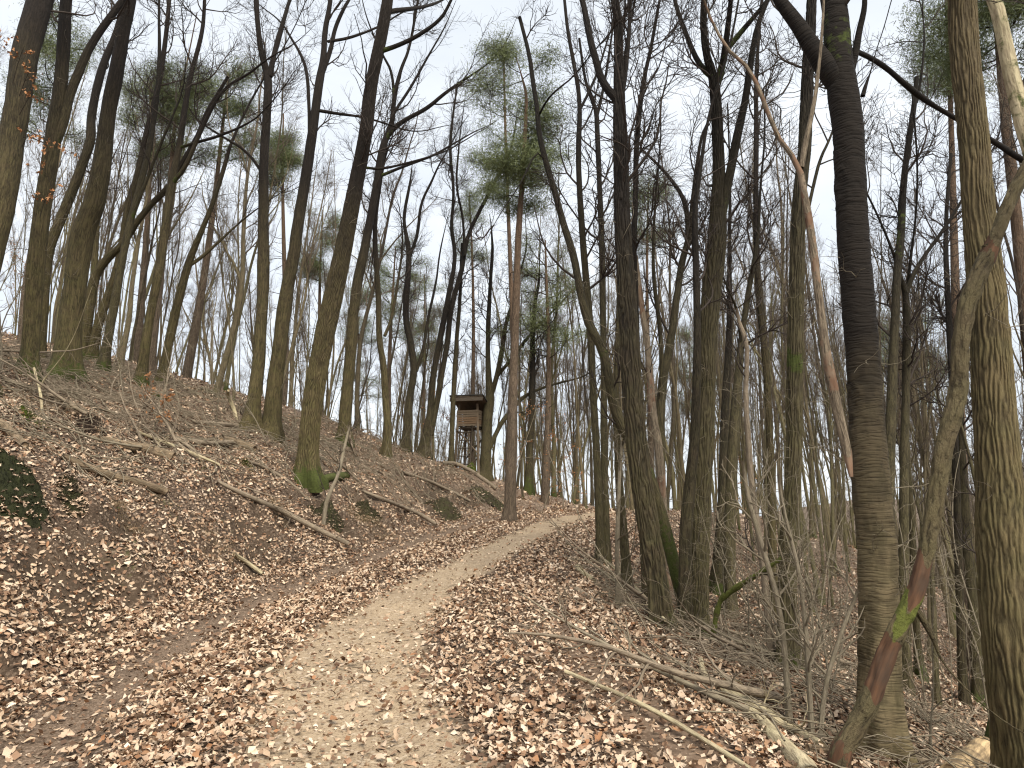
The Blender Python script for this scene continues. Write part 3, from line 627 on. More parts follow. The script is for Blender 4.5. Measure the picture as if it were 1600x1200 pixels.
hero('oak_tree', 'low-forked dark oak with twin parallel stems left of the high seat', [(660,712,19),(668,675,17),(673,640,11),(674,600,10),(687,533,10),(700,467,9),(713,400,7),(704,355,6),(710,300,5),(702,233,5),(707,183,4),(715,130,3)], 'dark', [[(672,680,12),(683,630,10),(692,575,10),(700,533,9),(703,490,9),(713,450,9),(723,417,8),(730,367,7),(753,323,6),(777,277,5),(793,247,4)], [(726,400,5),(724,340,4),(712,290,4),(716,240,3)]], moss=(.4,.3), seed=17, n=(24,150,900), top=11.8, size=2.4)
hero('beech_tree', 'thin pinkish stem just left of the wooden high seat', [(705,716,9),(707,640,8),(713,533,7),(718,480,6),(720,433,6),(722,380,5)], 'green', moss=(.2,.2), seed=18, n=(12,60,300), top=9, size=1.6)
hero('oak_tree', 'forked olive oak standing right against the wooden high seat', [(757,738,20),(760,690,18),(762,650,17),(766,622,16),(763,585,9),(762,540,8),(763,500,8),(766,440,6),(770,390,5)], 'green', [[(766,622,10),(777,587,9),(785,545,8),(790,505,7),(800,477,6),(812,430,4)], [(763,705,9),(777,673,8),(787,655,8),(798,645,8),(811,625,7),(835,610,5),(877,597,4)], [(775,590,7),(800,560,6),(826,525,5),(850,500,4),(880,470,3)]], moss=(.2,.3), seed=19, n=(20,110,650), top=10.5, size=2.4)
hero('pine_tree', 'tall straight pine beside the track with grey-pink bark and broken snags', [(795,815,22),(797,760,18.48),(799,700,17.6),(801,620,15.84),(804,540,14.08),(806,480,13.2),(808,400,11.44),(813,320,8.8),(818,260,7.92),(821,200,7.04),(823,150,5.28)], 'pine', moss=(.15,.2), n=(0,0,0), top=12.5, seed=20, flare=.2)
hero('oak_tree', 'dark mossy-footed stem behind the tall pine with rusty leaf sprays', [(825,770,13),(828,697,12),(831,647,11),(832,588,10),(832,520,8),(836,470,6)], 'dark', moss=(.9,.9), n=(18,100,500), seed=21, top=9.5, size=2.4)
hero('oak_tree', 'left stem of the close slim pair right of the track crest', [(938,880,14),(936,800,13),(932,700,13),(927,620,12),(924,540,12),(918,460,12),(912,400,12),(910,367,11),(905,290,9),(903,233,9),(907,160,8),(897,100,7),(887,50,6),(882,0,5)], 'green', [[(907,170,5),(922,140,5),(935,110,4),(950,60,3)]], moss=(.4,.7), seed=22, n=(16,80,420), top=10, size=2.0, flare=.3)
hero('oak_tree', 'right stem of the close slim pair right of the track crest', [(948,885,13),(946,800,13),(944,700,12),(943,600,11),(942,500,11),(941,397,10),(937,300,9),(933,200,9),(932,170,8),(922,150,6),(913,120,5),(905,60,4)], 'green', [[(933,180,6),(945,130,5),(952,80,4),(960,30,3)]], moss=(.4,.7), seed=23, n=(16,80,420), top=9, size=2.0, flare=.3)
hero('oak_tree', 'stout dark oak with deep bark behind the curved mossy stem', [(1037,980,44),(1032,940,37),(1020,867,37),(1008,790,36),(998,720,35),(990,640,34),(985,560,33),(981,480,31),(977,420,30),(973,367,28),(971,300,26),(970,233,25),(968,180,22),(967,145,19),(967,93,16),(966,33,15),(960,0,13)], 'dark', [[(966,158,17),(957,148,15),(947,138,14),(937,118,13),(931,95,12),(923,67,12),(917,35,11),(911,0,9)], [(972,150,8),(978,107,8),(983,50,7),(985,0,6)]], geo='oak', moss=(.45,.3), seed=24, size=1.8, n=(12,50,260), top=11, flare=.25, epic=24)
def m_cur(TP):
    x, y, _ = proj(TP); return .75*np.exp(-((x-1002)/30)**2-((y-712)/40)**2)+.7*np.exp(-((y-870)/90)**2)*(y > 760)+.35*np.exp(-((x-943)/14)**2)
hero('oak_tree', 'long curved mossy trunk bowing across the stout dark oak, broken top', [(1083,988,24),(1070,940,23),(1057,900,22),(1040,833,22),(1024,775,22),(1007,725,21),(987,693,19),(967,660,18),(956,617,17),(948,575,16),(943,550,16),(932,528,15),(920,510,15),(907,460,14),(897,400,13),(883,360,12),(867,300,11),(852,250,10),(842,210,9),(840,173,8),(833,130,8),(827,83,7),(818,50,6),(812,27,6)], 'green', [[(853,250,4),(838,235,3),(825,262,3),(812,290,2)], [(868,180,0.1),(840,190,0.1)] if False else [(842,180,4),(855,155,3),(870,140,3)]], end=True, moss=(.6,.4), mossfn=m_cur, seed=25, n=(10,40,160), t0=.3, size=1.0, flare=.2, epic=12)
def b_rot(TP):
    y = proj(TP)[1]; return np.clip(.25+.5*np.sin(y/23.)+.2*np.sin(y/9.), 0, .8)
hero('dead_tree', 'rotten dead stem with orange bare wood behind the stout dark oak', [(1045,930,15),(1036,800,15),(1030,700,14),(1018,640,13),(1014,560,12),(1009,520,11),(1003,483,10),(998,440,9),(993,400,8)], 'dead', end=True, moss=(.2,.3), barefn=b_rot, seed=26, n=(6,14,30), size=.8, t0=.4)
hero('oak_tree', 'thin dark stem close behind the stout dark oak reaching the sky', [(1010,900,15),(1000,760,14),(996,600,13),(992,450,12),(989,383,11),(993,317,10),(994,233,9),(1000,167,8),(1007,117,7),(1017,77,6),(1027,17,5)], 'dark', Y=9.5, moss=(.3,.3), seed=27, n=(14,70,380), top=10, size=2)
hero('oak_tree', 'slender V-forked oak between the stout dark oak and the big two-stemmed oak', [(1036,880,19),(1034,800,18),(1031,700,17),(1032,633,16),(1037,583,15),(1047,540,14),(1057,467,12),(1067,400,11),(1077,375,10),(1072,317,8),(1056,290,6),(1033,262,5),(1015,245,4),(1000,230,3)], 'green', [[(1077,380,8),(1080,340,8),(1085,290,7),(1091,240,6),(1097,210,5),(1107,190,4)], [(1032,640,8),(1035,540,8),(1022,450,7),(1020,380,5),(1025,300,4)]], Y=11.5, moss=(.3,.4), seed=28, n=(22,120,700), end=True, size=1.9, t0=.5)
hero('oak_tree', 'big upright oak dividing into two stems, olive bark, pale lichen foot', [(1094,1002,36),(1093,930,31),(1094,860,30),(1096,780,31),(1100,700,32),(1102,620,31),(1104,560,31),(1108,500,31),(1113,440,32),(1119,390,33),(1122,350,30),(1123,300,23),(1123,260,20),(1121,200,19),(1118,145,18),(1112,110,14),(1103,85,12),(1099,40,11),(1100,0,10)], 'green', [[(1114,120,12),(1098,108,10),(1083,83,9),(1067,40,8),(1053,0,7)], [(1121,130,12),(1130,100,12),(1134,67,11),(1140,17,9),(1142,0,8)], [(1124,350,19),(1137,285,16),(1148,235,15),(1157,190,14),(1165,155,13),(1170,117,12),(1176,80,10),(1180,50,9),(1195,10,8)], [(1140,72,9),(1158,50,9),(1175,30,8),(1200,0,7)]], geo='oak', moss=(.9,.3), seed=29, size=1.8, n=(14,60,300), top=11, flare=.2, epic=26)
hero('oak_tree', 'dark stem hugging the left side of the big two-stemmed oak', [(1070,880,22),(1072,820,22),(1078,760,20),(1085,690,17),(1088,620,15),(1090,540,13),(1089,470,12),(1087,400,11),(1085,330,9),(1092,280,7)], 'dark', Y=8.8, moss=(.2,.3), seed=30, n=(12,60,300), top=8.5, size=1.7)
hero('oak_tree', 'straight thin oak right of the big two-stemmed oak', [(1208,900,14),(1204,700,12),(1197,567,11),(1187,480,11),(1182,400,10),(1181,300,9),(1182,200,8),(1181,130,7),(1185,60,6),(1190,0,5)], 'oak', Y=12, moss=(.3,.3), seed=31, n=(16,80,420), top=13, size=2.2)
hero('oak_tree', 'olive stem with an angled elbow and forked crown left of the pole-like oak', [(1140,930,20),(1141,800,19),(1145,700,18),(1149,640,17),(1155,580,14),(1158,530,11),(1166,480,10),(1172,440,9),(1180,400,7),(1185,360,6)], 'green', [[(1158,540,7),(1155,505,5),(1152,485,4)]], Y=11, moss=(.4,.4), seed=32, n=(14,80,420), top=8.5, size=1.8)
hero('dead_tree', 'bleached grey crooked dead stem with broken tip', [(1196,915,11),(1188,850,11),(1180,800,10),(1172,740,10),(1170,690,9),(1165,640,9),(1166,580,8),(1168,545,8),(1163,522,8),(1153,500,6),(1151,482,4)], 'stick', end=True, Y=8.0, moss=(.1,.1), seed=33, n=(6,16,40), size=.8, t0=.3, flare=.1)
hero('oak_tree', 'pole-straight oak behind the leaning dead snag', [(1228,1045,34),(1229,960,31),(1231,860,29),(1238,760,27),(1241,700,25),(1242,600,25),(1243,500,25),(1246,400,24),(1247,333,22),(1253,270,21),(1257,233,21),(1260,167,20),(1263,100,19),(1267,33,17),(1268,0,16)], 'green', [[(1248,400,7),(1262,330,6),(1280,250,5)]], geo='oak', moss=(.6,.3), mossfn=lambda TP: .8*np.exp(-((proj(TP)[1]-560)/22)**2), seed=34, n=(10,40,220), top=11, size=1.7, epic=16)
def b_snag(TP):
    y = proj(TP)[1]; return np.interp(y, [250,400,470,500,545,560,620,640,650,700,712,740], [.5,.55,.35,.1,.2,.55,.6,.3,.0,.0,.6,.95])
# the dark ringed trunk
hero('cherry_tree', 'thick dark trunk with fine horizontal rings dividing near the top', [(1386,1196,80),(1378,1140,71),(1375,1060,65),(1373,967,62),(1371,900,61),(1370,833,62),(1364,790,64),(1358,720,60),(1353,633,55),(1350,580,54),(1347,533,53),(1343,500,53),(1339,440,52),(1335,400,51),(1331,333,50),(1328,260,49),(1325,200,49),(1318,150,50),(1313,115,46),(1309,80,44),(1307,40,42),(1303,0,40)], 'cherry', [[(1312,135,40),(1295,110,36),(1275,82,31),(1258,55,27),(1243,32,24),(1228,12,22),(1218,0,20)], [(1330,110,13),(1338,80,12),(1342,50,10),(1350,20,9),(1352,0,8)], ['1.3',(1303,72,8),(1325,76,9),(1347,84,9),(1370,96,10),(1390,110,10),(1412,130,11),(1433,147,11),(1460,166,9),(1490,183,9),(1520,200,10),(1550,220,11),(1575,236,12),(1597,250,12),(1640,275,12)], [(1348,150,8),(1353,132,6),(1359,118,2)]], geo='cherry', moss=(.5,.35), mossfn=lambda TP: .5*np.exp(-((proj(TP)[1]-70)/50)**2), seed=36, n=(10,40,200), size=1.6, top=9.5, flare=.12, epic=18)
hero('dead_snag', 'barkless broken snag of pale and orange wood leaning on the dark ringed trunk', [(1330,745,6.3),(1326,715,13.5),(1320,695,16.2),(1310,650,16.2),(1300,600,17.1),(1293,565,16.2),(1288,533,14.4),(1280,467,13.5),(1274,420,13.5),(1270,385,13.5),(1262,330,12.6),(1254,290,10.8),(1250,262,9.9),(1240,247,8.1),(1227,228,8.1),(1212,210,7.2),(1200,175,7.2),(1190,150,7.2),(1173,108,6.3),(1150,90,5.4),(1133,73,5.4),(1118,45,4.5),(1106,20,4.5),(1100,0,3.6)], 'dead', [[(1252,262,9),(1260,217,9),(1267,185,8),(1274,150,7),(1278,115,6),(1283,70,5),(1286,30,4),(1287,0,4)]], Y=5.02, hang=True, end=True, moss=(0,.1), barefn=b_snag, seed=35, n=(0,0,0), flare=0, cat='snag')
hero('oak_tree', 'massive oak with deep vertical furrows at the right edge', [(1608,1200,98),(1592,1080,92),(1580,1000,86),(1573,920,82),(1568,850,76),(1563,780,70),(1558,700,64),(1553,640,61),(1550,600,60),(1547,540,57),(1544,480,55),(1538,420,52),(1532,367,50),(1526,300,47),(1522,233,45),(1515,160,44),(1508,100,43),(1502,0,42)], 'oak_geo', geo='oak', Y=5.2, moss=(.2,.2), seed=37, n=(10,40,200), size=2, t0=.6, top=11, flare=.2, epic=8)
def b_lean(TP):
    x, y, _ = proj(TP); return np.interp(y, [300,372,395,415,850,862,930,945,1000,1012,1060,1085,1098,1150,1165], [0,.0,.75,0,0,1,1,.2,.2,.85,.9,.95,0,0,.5])*(x < 1700)
def m_lean(TP):
    x, y, _ = proj(TP); return 1.1*np.exp(-((y-958)/24)**4)+.25*np.exp(-((y-620)/15)**2)
hero('leaning_tree', 'peeling curved trunk with orange bare patches and bright moss collar leaning on the massive oak', [(1300,1196,37.72),(1312,1178,36.08),(1325,1158,33.62),(1341,1132,32.8),(1355,1107,32.8),(1367,1075,31.16),(1380,1033,31.16),(1393,1003,30.34),(1407,973,29.52),(1420,950,28.7),(1432,920,27.06),(1440,893,26.24),(1448,860,25.42),(1456,815,26.24),(1464,767,27.88),(1473,710,28.7),(1484,665,29.52),(1494,633,27.88),(1500,600,26.24),(1500,560,25.42),(1503,520,26.24),(1512,475,27.06),(1524,440,27.88),(1537,412,27.06),(1546,396,26.24),(1556,372,21.32),(1568,340,20.5),(1582,305,20.5),(1600,270,20.5),(1625,225,19.68),(1650,160,18.04),(1670,90,16.4)], 'lean', [[(1432,952,12),(1442,968,11),(1452,985,10),(1462,1005,8),(1468,1030,3)], [(1545,392,16),(1540,382,13)]], geo='lean', Y=4.55, end=True, moss=(0,.1), barefn=b_lean, mossfn=m_lean, seed=38, n=(0,0,0), flare=.0, cat='tree', epic=0)
hero('birch_tree', 'pale yellowish lichen-covered stem slanting at the top right edge', [(1700,760,34),(1672,520,30),(1650,380,28),(1622,270,26),(1600,198,25),(1592,165,24),(1584,130,23),(1577,100,23),(1569,60,21),(1561,25,20),(1554,0,20)], 'pale', Y=4.2, moss=(.3,.3), mossfn=lambda TP: .42+0*TP[:,0], seed=39, n=(8,30,120), size=1.4, top=9, flare=.1, sides=24)
hero('pine_tree', 'reddish pine stem glimpsed right of the massive furrowed oak', [(1632,900,24),(1612,600,21),(1593,383,19),(1583,300,18),(1573,200,17),(1567,117,16),(1560,40,14),(1557,0,13)], 'pine', Y=13, moss=(0,.1), n=(0,0,0), top=15, seed=40)
hero('oak_tree', 'mossy slim stem behind and right of the dark ringed trunk', [(1388,960,19),(1389,800,17),(1390,700,16),(1394,600,15),(1398,500,14),(1402,420,13),(1408,367,12),(1410,300,11),(1419,227,10),(1428,170,9),(1432,120,7)], 'green', [[(1432,160,5),(1440,120,4),(1445,60,3)]], Y=10, moss=(.6,.5), mossfn=lambda TP: .55*np.exp(-((proj(TP)[1]-365)/60)**2), seed=41, n=(14,80,420), top=9, size=2)
hero('oak_tree', 'curving grey stem splitting low beside the mossy slim one', [(1412,960,16),(1412,800,15),(1413,720,14),(1414,650,13),(1417,567,12),(1417,500,12),(1415,453,10),(1405,430,6),(1398,400,5)], 'green', [[(1415,462,8),(1424,435,8),(1440,405,7),(1465,372,6),(1490,335,5),(1510,300,4)]], Y=10.6, moss=(.3,.4), seed=42, n=(14,80,420), top=8, size=2)
hero('oak_tree', 'thin dark upright stem left of the massive furrowed oak', [(1500,980,12),(1496,800,12),(1490,650,11),(1484,520,10),(1479,430,9),(1477,380,8),(1480,310,6),(1486,240,5)], 'dark', Y=12, moss=(.3,.4), seed=43, n=(14,80,420), top=9.5, size=2)
# lower right, on the falling slope
hero('young_tree', 'straight mossy-footed young stem left of the massive oak on the lower slope', [(1531,1104,19),(1526,1040,17),(1522,960,16),(1513,880,15),(1509,820,15),(1504,740,14),(1500,650,12)], 'green', moss=(1,.3), seed=44, n=(12,60,260), top=9, size=1.8)
hero('young_tree', 'mossy-footed stem squeezed beside the massive furrowed oak', [(1551,1066,16),(1548,1000,14),(1545,930,14),(1540,860,13),(1534,780,12),(1528,700,11)], 'green', moss=(1,.3), seed=45, n=(12,60,260), top=10, size=1.8)
hero('young_tree', 'thin leaning sapling trunk below the moss collar of the peeling trunk', [(1464,1104,10),(1462,1060,9),(1461,1000,8),(1458,940,8),(1455,880,7)], 'green', moss=(.4,.2), seed=46, n=(10,40,160), top=5.5, size=1.1)
hero('young_tree', 'small stem with a mossy spreading foot beyond the dark ringed trunk', [(1440,1062,15),(1434,1020,12),(1430,960,11),(1428,880,11),(1424,800,10),(1420,740,9)], 'green', moss=(1.1,.35), seed=47, n=(12,60,260), top=9, size=1.8)
hero('young_tree', 'short crooked moss-coated stem at the foot of the massive oak', [(1546,1185,20),(1552,1150,19),(1560,1105,18),(1566,1060,16),(1568,1010,14),(1564,950,11)], 'green', moss=(1.2,1.2), seed=48, n=(6,20,60), top=3.2, size=.8, cat='tree')
hero('young_tree', 'dark mossy-footed stem right of the lichen-footed big oak', [(1118,925,26),(1124,870,22),(1128,800,18),(1130,740,16),(1132,650,14)], 'dark', moss=(.9,.4), seed=49, n=(12,60,260), top=9, size=1.8)
hero('young_tree', 'dark crooked stem left of the stout dark oak beside the thin pale poles', [(985,925,18),(978,880,17),(972,820,16),(968,760,14),(965,700,12),(962,640,10)], 'green', moss=(.4,.3), seed=50, n=(12,60,260), top=8, size=1.8)
hero('sapling', 'bent grey sapling rising beside the pole-straight oak', [(1234,1135,11),(1231,1090,11),(1228,1035,10),(1223,985,10),(1216,940,9),(1205,900,9),(1195,868,9),(1186,835,8),(1176,805,8),(1168,770,7),(1160,720,6)], 'shoot', end=True, moss=(.1,.1), seed=51, n=(8,24,70), size=.7, t0=.3, flare=.1, twigmat='shoot', cat='sapling')
hero('sapling', 'long pale shoot fanning up right from the fallen branches', [(1275,1165,8),(1283,1120,8),(1292,1060,8),(1304,1020,7),(1318,980,7),(1333,940,6),(1341,922,5)], 'shoot', end=True, moss=(0,.1), seed=52, n=(5,12,30), size=.6, t0=.3, flare=.1, twigmat='shoot', cat='sapling')
hero('sapling', 'upright pinkish shoot between the bent grey sapling and the dark ringed trunk', [(1268,1160,9),(1266,1100,8),(1262,1020,8),(1256,960,7),(1250,900,7),(1238,850,6),(1225,800,5),(1216,740,4)], 'shoot', end=True, moss=(0,.1), seed=53, n=(8,24,60), size=.7, t0=.3, flare=.1, twigmat='shoot', cat='sapling')
hero('sapling', 'straight pale pole left of the stout dark oak', [(964,945,9),(964,890,8),(964,850,8),(966,800,7),(968,740,6),(972,690,5)], 'shoot', end=True, moss=(0,.1), seed=54, n=(8,24,60), size=.7, t0=.3, flare=.1, twigmat='shoot', cat='sapling')

# ------------------------------------------------------------------ pine crowns, rust leaves
t = NT('pine_needles'); pos = t.new('ShaderNodeNewGeometry').outputs['Position']
t.color(t.mix(t.noise(pos, 3, 4, .6), (.062, .080, .030), (.160, .180, .075))); t.b.inputs['Roughness'].default_value = .7; M['needles'] = t.m
t = NT('rust_leaves'); pos = t.new('ShaderNodeNewGeometry').outputs['Position']
t.color(t.mix(t.noise(pos, 9, 3, .6), (.22, .085, .03), (.50, .26, .12))); t.b.inputs['Roughness'].default_value = .7; M['rust'] = t.m
def needle_mesh(rng, C, spread, per, ln=(.08, .17), w=.0075):
    """tufts of needles round the points C"""
    n = len(C)*per; c = np.repeat(C, per, 0)+rng.randn(n, 3)*spread*np.array([1, 1, .55])
    d = norm(rng.randn(n, 3)+np.array([0, 0, .35])); s = norm(np.cross(d, rng.randn(n, 3))); L = rng.uniform(ln[0], ln[1], n)[:, None]
    V = np.stack([c-s*w, c+s*w, c+d*L], 1).reshape(-1, 3)
    return V, np.arange(n*3).reshape(-1, 3)
def pine_crown(rt, P, R, seed, lo, hi, width, tufts=170, per=60, name='crown', flat=.35):
    """whorled boughs carrying needle tufts between heights lo..hi (absolute z) of the trunk P"""
    rng = np.random.RandomState(seed); z = P[:, 2]; zs = np.linspace(z.min(), z.max(), 200)
    px = np.interp(zs, z, P[:, 0]); py = np.interp(zs, z, P[:, 1])
    t0 = (lo-zs[0])/(zs[-1]-zs[0]); t1 = (hi-zs[0])/(zs[-1]-zs[0]); TP = np.stack([px, py, zs], 1)[None]; TR = np.full((1, 200), .05)
    T = Tubes(); B, BR = spawn(rng, TP, TR, 26, max(0, t0), min(.995, t1), (60, 95), (.55, 1.1), width, 7, .12, .35, .5, .008, .3, .15); T.add(B, BR, 4)
    B2, BR2 = spawn(rng, B, BR, tufts, .35, 1, (20, 60), (.2, .5), width*.55, 4, .1, .4, .6, .004, .5, .3); T.add(B2, BR2, 3)
    tag(T.obj('boughs', M['twig'], rt), kind='stuff')
    C = np.concatenate([B2[:, -1], B2[:, 2], B[:, -1], B[:, 4]])
    V, q = needle_mesh(rng, C, .26, int(per*.62))
    link(bpy.data.objects.new('foliage', rawmesh('foliage', V-np.array(rt.location), None, q, M['needles'], False)), rt)
def crown_for(label_piece, lo_px, hi_px, width_px, seed, **k):
    for o in list(COL.objects):
        if o.get('label') and label_piece in o['label']:
            tr = [c for c in o.children if c.name.startswith('trunk')][0]
            me = tr.data; co = np.empty(len(me.vertices)*3, np.float32); me.vertices.foreach_get('co', co); co = co.reshape(-1, 3)+np.array(o.location)
            s = 14; P = co[:len(co)//s*s].reshape(-1, s, 3).mean(1); d = P[len(P)//2, 1]
            f = lambda y: at(800, y, d)[2]
            pine_crown(o, P, None, seed, f(lo_px), f(hi_px), width_px/2/F_PX*d, **k); return
crown_for('tall straight pine beside the track', 350, 60, 150, 5, tufts=420)
crown_for('pink-barked pine stem', 250, 120, 110, 6, tufts=200)
crown_for('reddish pine stem glimpsed', 130, -60, 240, 7, tufts=260)

def far_pine(px, py, Y, base_px, r, lo, hi, wpx, label, seed, lean=0, n_t=270):
    wpx *= 1.2; lo += 12
    """a pine whose crown sits round pixel row py at distance Y"""
    rng = np.random.RandomState(seed); top = at(px, hi, Y); bx = at(base_px, 700, Y)[0]; g = np.array([bx, Y, H(bx, Y)[0]])
    rt = root('pine_tree', g, label, 'tree', 'pines among the bare trees'); m = 9; P = [g+(top-g)*f+np.array([math.sin(f*4+seed)*.12, 0, 0])*(f > 0) for f in np.linspace(0, 1, m)]; P[0][2] -= .3
    P, R = resample(P, .35, None, np.linspace(r, .03, m)); Tubes().add(P, R, 10).obj('trunk', M['pine'], rt)
    pine_crown(rt, P, R, seed, at(800, lo, Y)[2], top[2], wpx/2/F_PX*Y, tufts=n_t)
    # dead snags under the crown
    B, BR = spawn(rng, P[None], R[None], 16, .25, .7, (70, 100), (.3, 1.1), 1, 5, 0, .3, .3, .008, .4, .2); Tubes().add(B, BR, 4).obj('boughs', M['twig'], rt)['kind'] = 'stuff'
far_pine(95, 120, 21, 20, .17, 215, 40, 170, 'pine crown behind the leftmost oaks', 61)
far_pine(235, 170, 24, 205, .15, 250, 130, 110, 'pine crown right of the stoutest bank oak', 62)
far_pine(362, 170, 23, 280, .16, 255, 115, 130, 'pine with orange upper stem and rounded crown above the long bough', 63)
far_pine(447, 225, 27, 438, .14, 290, 178, 75, 'small pine crown between the tall forked trunk and the leaning dark oak', 64)
far_pine(505, 350, 33, 500, .14, 440, 328, 75, 'lower pine crown left of the stout mossy-foot oak', 65)
far_pine(615, 420, 34, 610, .16, 520, 385, 110, 'broad pine crown behind the wavy and sinuous oaks', 66)
far_pine(660, 470, 40, 668, .14, 560, 430, 80, 'hazy pine crown left of the twin-stemmed dark oak', 67)
far_pine(732, 340, 31, 742, .12, 400, 302, 60, 'small dark pine tuft above the twin-stemmed dark oak', 68, n_t=130)
far_pine(855, 450, 27, 850, .16, 560, 375, 150, 'spreading pine with flat layered boughs right of the tall roadside pine', 69)
far_pine(792, 170, 25, 800, .12, 330, 70, 120, 'tall narrow pine crown left of the roadside pine', 70)
far_pine(1015, 320, 30, 1012, .15, 395, 285, 100, 'pine crown behind the stout dark oak', 71)
far_pine(1400, 540, 28, 1406, .15, 640, 470, 150, 'pine crown seen between the ringed trunk and the peeling trunk', 72)
far_pine(1470, 55, 17, 1490, .17, 150, -30, 150, 'high pine crown left of the massive oak top', 73)
far_pine(1085, 560, 38, 1090, .14, 640, 520, 90, 'faint pine crown behind the big two-stemmed oak', 74)
far_pine(560, 520, 42, 556, .14, 620, 470, 80, 'faint pine crown low behind the wavy oak', 75)

def leaf_spray(x, y, Y, r, n, seed):
    """dead brown leaves still on a twig: leaves are a part of the sapling that carries them"""
    rng = np.random.RandomState(seed); c = at(x, y, Y); g = np.array([c[0], c[1], H(c[0], c[1])[0]])
    return c, g, rng
def beech_sapling(x, y, Y, h, label, seed, nleaf=160):
    rng = np.random.RandomState(seed); c = at(x, y, Y); g = np.array([c[0], c[1], H(c[0], c[1])[0]])
    rt = root('beech_sapling', g, label, 'sapling', 'saplings that keep their rust leaves')
    m = 8; P = [g+np.array([math.sin(f*3+seed)*.12*h, 0, h*f-.05]) for f in np.linspace(0, 1, m)]; P, R = resample(P, None, 20, np.linspace(.014*h**.5, .004, m)); T = Tubes().add(P, R, 5)
    B, BR = spawn(rng, P[None], R[None], 16, .3, 1, (50, 85), (.35, .7), h*.5, 6, .05, .4, .6, .003, .4, .5); T.add(B, BR, 3)
    B2, BR2 = spawn(rng, B, BR, 44, .2, 1, (30, 70), (.3, .6), h*.22, 4, 0, .4, .7, .002, .5, .2); T.add(B2, BR2, 3); T.obj('stem', M['shoot'], rt)
    k = rng.randint(0, len(B2), nleaf); C = B2[k, rng.randint(1, 4, nleaf)]; s = rng.uniform(.03, .07, nleaf)[:, None, None]
    u = norm(rng.randn(nleaf, 3)); w = norm(np.cross(u, rng.randn(nleaf, 3)))
    TV, TQ = T3[seed % 10]; nn = np.cross(u, w)
    V = C[:, None]+s*(TV[None, :, 0:1]*w[:, None]+TV[None, :, 1:2]*u[:, None]+TV[None, :, 2:3]*nn[:, None])
    q = (TQ[None]+np.arange(nleaf)[:, None, None]*len(TV)).reshape(-1, 4)
    link(bpy.data.objects.new('foliage', rawmesh('foliage', V.reshape(-1, 3)-g, q, None, M['rust'])), rt)
for i, (x, y, Y, h, n, lb) in enumerate([
    (250, 640, 13.5, 1.0, 260, 'low beech sapling with bright rust leaves in front of the brushwood'),
    (225, 625, 14.5, .8, 160, 'small rust-leaved sapling beside the mossy foot of the slim oak'),
    (150, 470, 24, 3.2, 300, 'rust-leaved sapling high on the left slope'), (30, 430, 27, 4.0, 500, 'tall rust-leaved beech thicket stem at the upper left edge'),
    (690, 700, 27, 2.6, 320, 'rust-leaved sapling left of the high seat'), (730, 690, 33, 3.0, 320, 'rust-leaved sapling at the foot of the high seat'),
    (822, 700, 21, 3.4, 360, 'rust-leaved young beech behind the tall roadside pine'), (862, 690, 24, 3.2, 300, 'thin rust-leaved beech right of the mossy-footed stem'),
    (899, 770, 22, 1.4, 70, 'tiny rust-leaved sapling on the track crest'), (870, 760, 24, 1.8, 90, 'small rust-leaved sapling left of the track crest'),
    (1165, 780, 20, 2.4, 160, 'rust-leaved sapling deep among the right trunks')]):
    beech_sapling(x, y, Y, h, lb, 80+i, n)

# rust leaves clinging to the tree at the left edge, on twigs of its own
def twig_leaves(label_piece, spots, seed, per=26):
    o = [o for o in COL.objects if o.get('label') and label_piece in o['label']][0]; rng = np.random.RandomState(seed); g = np.array(o.location)
    T = Tubes(); Vs, Qs = [], []; n0 = 0
    for x, y, x0, y0, Y in spots:
        a, b = at(x0, y0, Y+.3), at(x, y, Y); P, R = resample([a, (a+b)/2+np.array([0, 0, .12]), b], None, 9, np.array([.008, .005, .003])); T.add(P, R, 4)
        B, BR = spawn(rng, P[None], R[None], 7, .45, 1, (30, 80), (.12, .3), 1, 4, -.05, .4, .7, .002, .5, .1); T.add(B, BR, 3)
        C = B[rng.randint(0, 7, per), rng.randint(1, 4, per)]; u = norm(rng.randn(per, 3)+np.array([0, 0, -.8])); w = norm(np.cross(u, rng.randn(per, 3))); nn = np.cross(u, w)
        TV, TQ = T9[rng.randint(14)]; s = rng.uniform(.045, .085, per)[:, None, None]
        V = C[:, None]+s*(TV[None, :, 0:1]*w[:, None]+TV[None, :, 1:2]*u[:, None]+TV[None, :, 2:3]*nn[:, None]); Vs.append(V.reshape(-1, 3)); Qs.append((TQ[None]+n0+np.arange(per)[:, None, None]*len(TV)).reshape(-1, 4)); n0 += per*len(TV)
    T.obj('twigs', M['twig'], o)['kind'] = 'stuff'; link(bpy.data.objects.new('foliage', rawmesh('foliage', np.concatenate(Vs)-g, np.concatenate(Qs), None, M['rust'])), o)
twig_leaves('leaning in from the left edge', [(8, 58, -20, 100, 10.6), (38, 72, 20, 130, 10.8), (52, 105, 30, 150, 10.8), (52, 210, 34, 230, 10.8), (60, 140, 30, 180, 10.7), (82, 222, 36, 215, 10.9), (78, 300, 62, 340, 10.9)], 3)
twig_leaves('straight bare oak on the bank', [(62, 262, 84, 300, 12.4), (108, 235, 92, 262, 12.4)], 4, 16)

